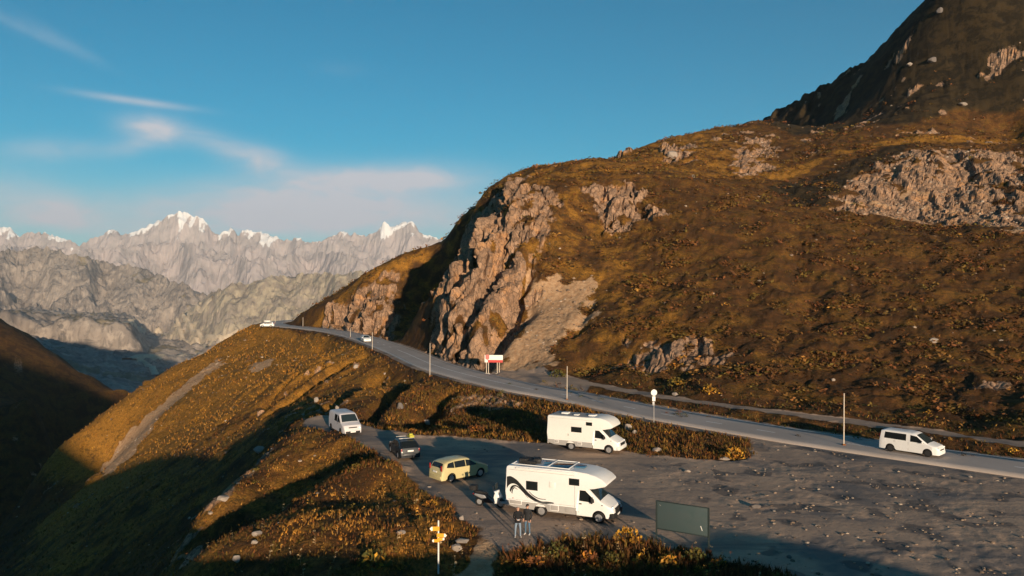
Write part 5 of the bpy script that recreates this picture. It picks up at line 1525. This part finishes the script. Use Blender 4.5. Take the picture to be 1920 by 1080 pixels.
def tint_material(name, rough=0.9, amount=0.25):
    t = NT(name, rough, 0.15)
    a = t.attr('tint')
    n = t.noise(3.5, 4, 0.6)
    t.color(t.mix(t.ramp(n, 0.35, 0.65, 0, amount), a[4], (0.03, 0.022, 0.012)))
    return t.mat
M_TUFT = tint_material('dry_grass_blades', 0.9, 0.3)
M_LEAF = tint_material('heath_leaves', 0.8, 0.35)
M_STONE = tint_material('stones', 0.92, 0.55)

PAL = {'straw': (0.50, 0.26, 0.055), 'orange': (0.48, 0.19, 0.026), 'olive': (0.15, 0.11, 0.022), 'rust': (0.19, 0.068, 0.024), 'dark': (0.055, 0.036, 0.014), 'pale': (0.46, 0.33, 0.18), 'green': (0.085, 0.085, 0.022), 'gold': (0.50, 0.26, 0.03)}
def colours(n, weights):
    keys = list(weights); w = np.array([weights[k] for k in keys], float); w /= w.sum()
    base_ = np.array([PAL[k] for k in keys])[rs_.choice(len(keys), n, p=w)]
    base_ = base_ * rs_.uniform(0.7, 1.25, (n, 1))
    return np.column_stack([base_, np.ones(n)]).astype(np.float32)

def tuft(seed, blades=6, spread=0.5, bend=0.5):
    r = np.random.RandomState(seed); v_, f_ = [], []
    for k in range(blades):
        a = r.uniform(0, 6.28); ro = r.uniform(0, spread) * 0.5; h = r.uniform(0.55, 1.0); w = r.uniform(0.05, 0.10)
        bx, by = math.cos(a) * ro, math.sin(a) * ro
        px, py = -math.sin(a) * w, math.cos(a) * w
        tx, ty = math.cos(a) * (ro + bend * h * r.uniform(0.2, 0.7)), math.sin(a) * (ro + bend * h * r.uniform(0.2, 0.7))
        i = len(v_)
        v_ += [(bx - px, by - py, -0.05), (bx + px, by + py, -0.05), (tx, ty, h)]
        f_.append((i, i + 1, i + 2))
    return v_, f_
TUFTS = [tuft(s) for s in range(8)]
WISPS = [tuft(s, 9, 0.25, 0.25) for s in range(20, 26)]

def clump(seed, leaves=44, big=1.0):
    """low cushion of many small leaves"""
    r = np.random.RandomState(seed); v_, f_ = [], []
    for k in range(leaves):
        a = r.uniform(0, 6.28); e = r.uniform(-0.1, 1.4); rad = r.uniform(0.55, 1.0)
        c = np.array([math.cos(a) * math.cos(e) * rad, math.sin(a) * math.cos(e) * rad, max(0.02, math.sin(e) * rad * 0.95)])
        u = r.normal(size=3); u /= np.linalg.norm(u); w = np.cross(u, r.normal(size=3)); w /= np.linalg.norm(w)
        s = r.uniform(0.10, 0.20) * big
        i = len(v_)
        v_ += [tuple(c - u * s), tuple(c + w * s * 0.55), tuple(c + u * s)]
        f_.append((i, i + 1, i + 2))
        v_ += [tuple(c - u * s), tuple(c - w * s * 0.55), tuple(c + u * s)]
        f_.append((i + 3, i + 4, i + 5))
    return v_, f_
CLUMPS = [clump(s) for s in range(40, 46)]
MINI = [clump(s, 8, 2.2) for s in range(60, 68)]

def stone(seed):
    r = np.random.RandomState(seed)
    bm = B(); bmesh.ops.create_icosphere(bm, subdivisions=1, radius=0.5)
    sc3 = r.uniform(0.6, 1.2, 3)
    for q in bm.verts:
        q.co = Vector((q.co.x * sc3[0], q.co.y * sc3[1], q.co.z * sc3[2] * 0.75)) * r.uniform(0.75, 1.15)
    v_ = [tuple(q.co) for q in bm.verts]; f_ = [tuple(q.index for q in f.verts) for f in bm.faces]
    bm.free()
    return v_, f_
STONES = [stone(s) for s in range(80, 90)]

def spray(n, rmin, rmax, keep, az=36):
    """candidate spots, evenly spread as seen over the ground, kept with a probability field"""
    a = R(1) * rs_.uniform(-az, az, n); r = np.exp(rs_.uniform(math.log(rmin), math.log(rmax), n))
    x = np.sin(a) * r; y = np.cos(a) * r
    k = keep(x, y, r) > rs_.uniform(0, 1, n)
    x, y, r = x[k], y[k], r[k]
    return x, y, r, np.column_stack([x, y, gz(x, y)]).astype(np.float32)

def put(name, label, cat, tm, n, rmin, rmax, keep, size, weights, mat, grow=0.6, lean=0.25, flat=1.0, sink=0.0, jitter=0.0, az=36):
    x, y, r, pos = spray(n, rmin, rmax, keep, az)
    m_ = len(x)
    sz = (rs_.uniform(size[0], size[1], m_) * np.maximum(1, r / 60) ** grow).astype(np.float32)
    pos[:, 2] -= sink * sz
    scale = np.column_stack([sz, sz, sz * flat]).astype(np.float32)
    o = merge(name, tm, pos, scale, rs_.uniform(0, 6.28, m_).astype(np.float32), rs_.normal(0, lean, (m_, 2)).astype(np.float32), colours(m_, weights) if isinstance(weights, dict) else weights(x, y), mat, False, jitter)
    o['label'] = label; o['category'] = cat
    return o

grassf = lambda x, y: sample(grass, x, y)
TONEP = np.clip(tone, 0, 1)
tonef = lambda x, y: sample(TONEP, x, y)
def patch(x, y, s, seed, lo, hi): return sstep(fbm2(x / s, y / s, 3, seed), lo, hi)
onknoll = lambda x, y: sstep(x, 4, 0) * sstep(y, 100, 92) * (grassf(x, y) > 0.6)
front = lambda x, y: sstep(sample(DL, x, y), 0.1, 0.9) * sstep(y, 52, 46) * sstep(x, -1.0, 0.6)
bank = lambda x, y: sstep(sample(DL, x, y), 0.0, 1.2) * sstep(sample(DR, x, y), 3.8, 5.2) * (x > -14) * (y > 58) * (sample(SR, x, y) > 0)
hillf = lambda x, y: sample(hillm, x, y) * (grassf(x, y) > 0.5)
slopef = lambda x, y: sample(below, x, y) * (grassf(x, y) > 0.4)

RAMP = np.array([PAL[k] for k in ('dark', 'rust', 'olive', 'rust', 'straw', 'orange', 'gold')])
def mixcol(wa, wb, fld):
    """colour follows drifting patches over the ground, with a little scatter"""
    def f(x, y):
        v_ = 0.17 + 0.62 * fld(x, y) + 0.42 * fbm2(x / 2.3, y / 2.3, 3, 331) + 0.25 * fbm2(x / 11, y / 11, 2, 333) + rs_.normal(0, 0.10, len(x))
        v_ = np.clip(v_, 0, 0.999) * (len(RAMP) - 1)
        i = v_.astype(int); t_ = (v_ - i)[:, None]
        c = RAMP[i] * (1 - t_) + RAMP[np.minimum(i + 1, len(RAMP) - 1)] * t_
        c = c * rs_.uniform(0.75, 1.2, (len(x), 1))
        return np.column_stack([c, np.ones(len(x))]).astype(np.float32)
    return f
warm = {'straw': 3, 'orange': 3, 'gold': 1.4, 'pale': 0.7, 'olive': 1.0}
deep = {'rust': 3, 'dark': 2, 'olive': 2.2, 'green': 1.2, 'straw': 0.8}

put('grass', 'dry orange and brown grass over the knoll', 'grass', TUFTS, 60000, 37, 96, lambda x, y, r: onknoll(x, y) * (0.25 + 0.75 * patch(x, y, 2.2, 301, -0.2, 0.2)), (0.13, 0.30), mixcol(deep, warm, lambda x, y: 0.25 + 0.5 * patch(x, y, 3.5, 303, -0.15, 0.2)), M_TUFT, 0.4)
put('grass', 'tussocks and heath in front of the lay-by edge', 'grass', WISPS + TUFTS, 20000, 37, 52, lambda x, y, r: front(x, y), (0.22, 0.55), mixcol(deep, warm, lambda x, y: 0.05 + 0.4 * patch(x, y, 1.2, 305, 0.05, 0.4)), M_TUFT, 0.3)
put('grass', 'rough grass on the bank between lay-by and road', 'grass', WISPS + TUFTS, 40000, 60, 112, lambda x, y, r: bank(x, y), (0.18, 0.42), mixcol(deep, warm, lambda x, y: 0.1 + 0.45 * patch(x, y, 2.0, 307, 0.0, 0.3)), M_TUFT, 0.4)
put('grass', 'orange grass on the slope below the road', 'grass', TUFTS, 60000, 85, 290, lambda x, y, r: slopef(x, y) * (0.4 + 0.6 * patch(x, y, 6, 309, -0.1, 0.2)), (0.12, 0.26), mixcol(deep, warm, lambda x, y: 0.22 + 0.62 * tonef(x, y)), M_TUFT, 0.8)
put('heath', 'low brown heath covering the right hillside', 'heath', MINI, 70000, 84, 330, lambda x, y, r: (1 - 0.7 * sample(upper, x, y)) * hillf(x, y) * (0.08 + 0.92 * patch(x, y, 8, 311, -0.05, 0.35)) * (0.5 + 0.5 * patch(x, y, 27, 312, -0.2, 0.2)), (0.18, 0.80), mixcol(deep, warm, lambda x, y: 0.06 + 0.75 * tonef(x, y) * patch(x, y, 9, 313, -0.1, 0.3)), M_LEAF, 0.45, 0.1, 0.7)
put('heath', 'leafy heath cushions in the foreground plants', 'heath', CLUMPS, 700, 37, 50, lambda x, y, r: front(x, y) * 0.9, (0.22, 0.50), {'green': 4, 'olive': 3, 'rust': 2, 'gold': 0.6, 'orange': 0.5, 'dark': 4}, M_LEAF, 0.2, 0.1, 1.0)
put('heath', 'dark and golden heath cushions on the roadside bank', 'heath', CLUMPS, 1500, 60, 112, lambda x, y, r: bank(x, y) * 0.6, (0.25, 0.55), {'green': 2, 'olive': 3, 'rust': 2, 'gold': 1.0, 'orange': 1.6, 'dark': 3}, M_LEAF, 0.2, 0.1, 0.9)
put('heath', 'heath cushions scattered over the knoll', 'heath', CLUMPS, 1500, 38, 84, lambda x, y, r: onknoll(x, y) * patch(x, y, 4, 315, 0.0, 0.3) * 0.6 * sstep(x, -2, -7), (0.18, 0.42), {'green': 2, 'olive': 3, 'rust': 3, 'gold': 0.8, 'orange': 1.6, 'dark': 3}, M_LEAF, 0.2, 0.1, 0.9)
foot = lambda x, y: sstep(sample(DT, x, y), 2.4, 3.6) * sstep(sample(DT, x, y), 13, 6) * (sample(SR, x, y) < 0) * (y < 122)
put('heath', 'darker heath belt along the hill foot above the track', 'heath', CLUMPS, 2600, 70, 125, lambda x, y, r: foot(x, y) * patch(x, y, 6, 317, -0.2, 0.2) * 0.55, (0.28, 0.62), {'green': 3, 'olive': 3, 'rust': 2, 'gold': 0.5, 'dark': 4}, M_LEAF, 0.2, 0.1, 0.75)
strip_ = lambda x, y: sstep(sample(DT, x, y), 2.0, 2.8) * sstep(sample(DR, x, y), 3.7, 4.5) * (sample(SR, x, y) < 0) * sstep(sample(DT, x, y), 7, 5.5) * (y < 112)
put('grass', 'dark grass strip between the road and the gravel track', 'grass', WISPS + TUFTS, 22000, 55, 112, lambda x, y, r: strip_(x, y), (0.16, 0.36), deep, M_TUFT, 0.3)

# loose stone
grey = lambda x, y: np.column_stack([np.array([(0.30, 0.215, 0.155), (0.42, 0.31, 0.225), (0.20, 0.145, 0.110), (0.50, 0.40, 0.31)])[rs_.randint(0, 4, len(x))] * rs_.uniform(0.8, 1.15, (len(x), 1)), np.ones(len(x))]).astype(np.float32)
put('gravel', 'small stones strewn over the lay-by', 'gravel', STONES, 26000, 38, 80, lambda x, y, r: (sample(KLOT, x, y) > 0.7) * (0.02 + 0.98 * sstep(x, 10, 15) * (0.12 * patch(x, y, 1.1, 323, -0.1, 0.3) + patch(x, y, 3, 321, 0.05, 0.55) * patch(x, y, 1.3, 325, -0.25, 0.25))) * (sample(DR, x, y) > 4.5), (0.05, 0.34), grey, M_STONE, 0.2, 0, 0.6, -0.05)
put('gravel', 'stones in rows down the slope below the road', 'gravel', STONES, 24000, 88, 290, lambda x, y, r: sample(below, x, y) * np.clip(sample(streak, x, y) * 0.8 + sample(scree, x, y) * 0.5 + 0.015, 0, 1), (0.16, 0.55), grey, M_STONE, 0.5, 0, 0.8, 0.1)
put('gravel', 'boulder field and scree on the upper right hillside', 'gravel', STONES, 30000, 120, 330, lambda x, y, r: sample(hillm, x, y) * np.clip(sample(rock, x, y) * 0.75 * (x > 55) + sample(scree, x, y) * 0.5 + sample(loose, x, y) * 0.4 + 0.006 + 0.02 * sample(up, x, y), 0, 1), (0.16, 0.60), grey, M_STONE, 0.5, 0, 0.9, 0.1)
put('gravel', 'broken stones along the edge of the knoll', 'gravel', STONES, 9000, 40, 90, lambda x, y, r: np.clip(sample(edge, x, y) * 0.7 + onknoll(x, y) * 0.010, 0, 1) * (x < 1), (0.12, 0.60), grey, M_STONE, 0.3, 0, 0.7, 0.1)
put('gravel', 'broken stones on the roadside outcrop and bank', 'gravel', STONES, 7000, 60, 118, lambda x, y, r: np.clip(sample(rock, x, y) * 0.6 * (sample(SR, x, y) > 0) + bank(x, y) * 0.012 + strip_(x, y) * 0.03, 0, 1), (0.12, 0.40), grey, M_STONE, 0.3, 0, 0.8, 0.1)

# ------------------------------------------------------------------ boulders one can pick out
def boulder(px, py, w, h, label, col=(0.34, 0.285, 0.24), seed=0):
    x, y, z = see(px, py)
    s = y / FPX
    bm = B(); bmesh.ops.create_icosphere(bm, subdivisions=3, radius=0.5)
    r = np.random.RandomState(seed + 500)
    planes = [(Vector(r.normal(size=3)).normalized(), r.uniform(0.30, 0.44)) for _ in range(14)]
    for q in bm.verts:
        for n, d in planes:
            k = q.co.dot(n)
            if k > d: q.co -= n * (k - d)
    W_, H_ = w * s, h * s
    bb = [max(abs(q.co[i]) for q in bm.verts) * 2 for i in range(3)]
    for q in bm.verts: q.co = Vector((q.co.x * W_ / bb[0], q.co.y * W_ * 0.8 / bb[1], q.co.z * H_ * 1.3 / bb[2]))
    o = part('boulder', bm, simple('boulder_stone', col, 0.9, 0.2, 0, 0.5, 0, 2.5), None, 18)
    o.location = (x, y, z + H_ * 0.30); o.rotation_euler = (0, 0, r.uniform(-0.4, 0.4))
    tag(o, label, 'boulder')
for i, b in enumerate([
        (856, 1031, 24, 15, 'pale flat-sided boulder right of the hiking post'),
        (866, 974, 11, 8, 'small pale boulder in grass left of the two people'),
        (868, 1016, 30, 6, 'low flat stone slab just above the boulder by the hiking post'),
        (444, 1052, 16, 12, 'round white boulder alone in the shadow of the knoll'),
        (482, 1003, 20, 10, 'pale boulder on the sunlit lower spur of the knoll'),
        (477, 1019, 14, 8, 'smaller pale stone just below the boulder on the lower spur'),
        (752, 1000, 18, 6, 'flat pale stone left of the hiking post plates'),
        (1358, 862, 22, 6, 'flat whitish slab at the tip of the bank by the lay-by'),
        (1232, 846, 18, 8, 'grey boulder at the bank foot right of the plain motorhome'),
        (1178, 806, 15, 12, 'pale pinkish boulder on the bank just right of the plain motorhome'),
        (1190, 812, 9, 7, 'small stone beside the pinkish boulder on the bank'),
        (750, 766, 14, 12, 'angular pale boulder on the slope behind the dark car'),
        (800, 795, 16, 9, 'pale stone at the gully mouth above the lay-by edge'),
        (632, 768, 8, 9, 'white stone directly behind the grey-white van'),
        (594, 754, 14, 10, 'pale boulder in the stony gully left of the grey-white van'),
        (668, 690, 12, 8, 'pale block high on the slope under the road'),
        (1750, 641, 17, 9, 'pink-grey boulder alone on the right hillside'),
        (1562, 714, 8, 5, 'small pale stone on the hillside left of the pink-grey boulder'),
        (1266, 742, 12, 7, 'square block on the track edge right of the round sign'),
        (1300, 332, 8, 5, 'tiny white block on the sunny shoulder of the hill'),
        (1260, 296, 22, 14, 'grey crag block near the skyline of the shoulder'),
        (1748, 116, 20, 10, 'large pale block in the dark upper mountain face'),
        (1706, 124, 13, 7, 'pale block left of the largest block on the upper mountain'),
        (1806, 198, 17, 6, 'flat pale slab low on the upper mountain face'),
        (1762, 24, 14, 10, 'pale block at the top edge of the dark mountain'),
        (1480, 1046, 10, 6, 'small dark-edged stone on the lay-by in the lower right'),
        (1416, 952, 22, 8, 'dark stone heap in the middle of the gravel'),
        (1288, 885, 14, 5, 'low stone on the gravel in front of the bank'),
        (486, 848, 26, 12, 'long pale block on the stony edge of the knoll'),
        (418, 938, 24, 10, 'pale block at the lowest end of the knoll edge')]):
    boulder(*b, seed=i, **({'col': (0.16, 0.14, 0.13)} if 'dark' in b[4] else {}))

# ------------------------------------------------------------------ shrubs that stand out singly
def shrub(px, py, size, label, weights, seed, tall=1.0):
    x, y, z = see(px, py)
    root = thing('shrub', label, 'shrub', (x, y, z), seed * 1.3)
    r = np.random.RandomState(seed)
    n = 150
    tv, tf = clump(900 + seed, n)
    cols = np.repeat(colours(n, weights), 6, 0)
    o = mesh_np('crown', np.array(tv) * [size, size, size * tall] * np.array([1.0, 1.0, 1.0]), np.array(tf), M_LEAF, {'tint': cols}, False)
    o.parent = root
    bm = B()
    for k in range(6):
        a = r.uniform(0, 6.28)
        tube(bm, (0, 0, -0.1), (math.cos(a) * size * 0.5, math.sin(a) * size * 0.5, size * tall * 0.7), 0.02, 0.008, 5)
    part('stem', bm, simple('twig', (0.06, 0.04, 0.025), 0.9, 0.2), root)
GOLD = {'gold': 3, 'orange': 2, 'straw': 1, 'olive': 1}; GRN = {'green': 3, 'olive': 2, 'dark': 1}; RED = {'rust': 3, 'orange': 1, 'dark': 1}
for i, (px, py, sz, lab, w, tl) in enumerate([
        (1376, 858, 0.95, 'golden orange bush at the right tip of the bank', GOLD, 1.1),
        (1176, 1018, 0.85, 'yellow-gold bush at the shadow edge in front of the striped motorhome', GOLD, 1.2),
        (1252, 1066, 0.75, 'golden bush left below the blank board', GOLD, 1.0),
        (1302, 1056, 0.70, 'grey-green bush with pale heads under the blank board', GRN, 1.2),
        (1102, 1062, 0.75, 'rust-brown bush at the bottom centre', RED, 1.2),
        (1000, 1066, 0.8, 'reddish bush right of the footpath at the bottom edge', RED, 0.9),
        (1044, 1042, 0.7, 'dark green bush below the two people', GRN, 1.1),
        (700, 1062, 0.95, 'yellow-green bush on the knoll left of the hiking post', {'olive': 3, 'gold': 1.5, 'green': 2}, 1.0),
        (890, 812, 1.1, 'brown bush mound in front of the plain motorhome shadow', RED, 0.8),
        (1330, 736, 1.3, 'golden bush at the hill foot above the track', GOLD, 0.8),
        (1270, 722, 1.5, 'olive bush at the hill foot left of the golden one', {'olive': 3, 'gold': 1}, 0.7),
        (1046, 706, 1.3, 'green bush right of the red and white sign', GRN, 0.9),
        (1345, 1066, 0.6, 'orange-pink bush at the foot of the right board post', {'orange': 3, 'pale': 1, 'rust': 1}, 0.9),
        (1146, 1058, 0.6, 'dark olive bush between the rust and golden bushes', GRN, 1.2)]):
    shrub(px, py, sz, lab, w, i, tl)

# tall dry weeds in the foreground
def weed(seed):
    r = np.random.RandomState(seed); v_, f_ = [], []
    lx, ly = r.normal(0, 0.06, 2)
    v_ += [(-0.012, 0, 0), (0.012, 0, 0), (lx, ly, 0.95)]; f_.append((0, 1, 2))
    for k in range(9):
        a = r.uniform(0, 6.28); i = len(v_)
        c = np.array([lx, ly, 0.93]) + np.array([math.cos(a), math.sin(a), r.uniform(-0.4, 0.5)]) * 0.06
        v_ += [tuple(c), tuple(c + r.normal(0, 0.04, 3)), tuple(c + r.normal(0, 0.04, 3))]; f_.append((i, i + 1, i + 2))
    for k in range(4):
        a = r.uniform(0, 6.28); h = r.uniform(0.1, 0.6); i = len(v_)
        v_ += [(0, 0, h), (math.cos(a) * 0.2, math.sin(a) * 0.2, h + 0.05), (math.cos(a + 0.5) * 0.14, math.sin(a + 0.5) * 0.14, h + 0.12)]; f_.append((i, i + 1, i + 2))
    return v_, f_
put('weeds', 'tall dry weeds with pale heads standing in the foreground', 'weeds', [weed(s) for s in range(6)], 1500, 37, 62, lambda x, y, r: np.clip(front(x, y) * 0.5 + onknoll(x, y) * sstep(y, 60, 48) * 0.25, 0, 1), (0.45, 0.95), {'pale': 3, 'straw': 2, 'olive': 2, 'rust': 2}, M_TUFT, 0.0, 0.08)
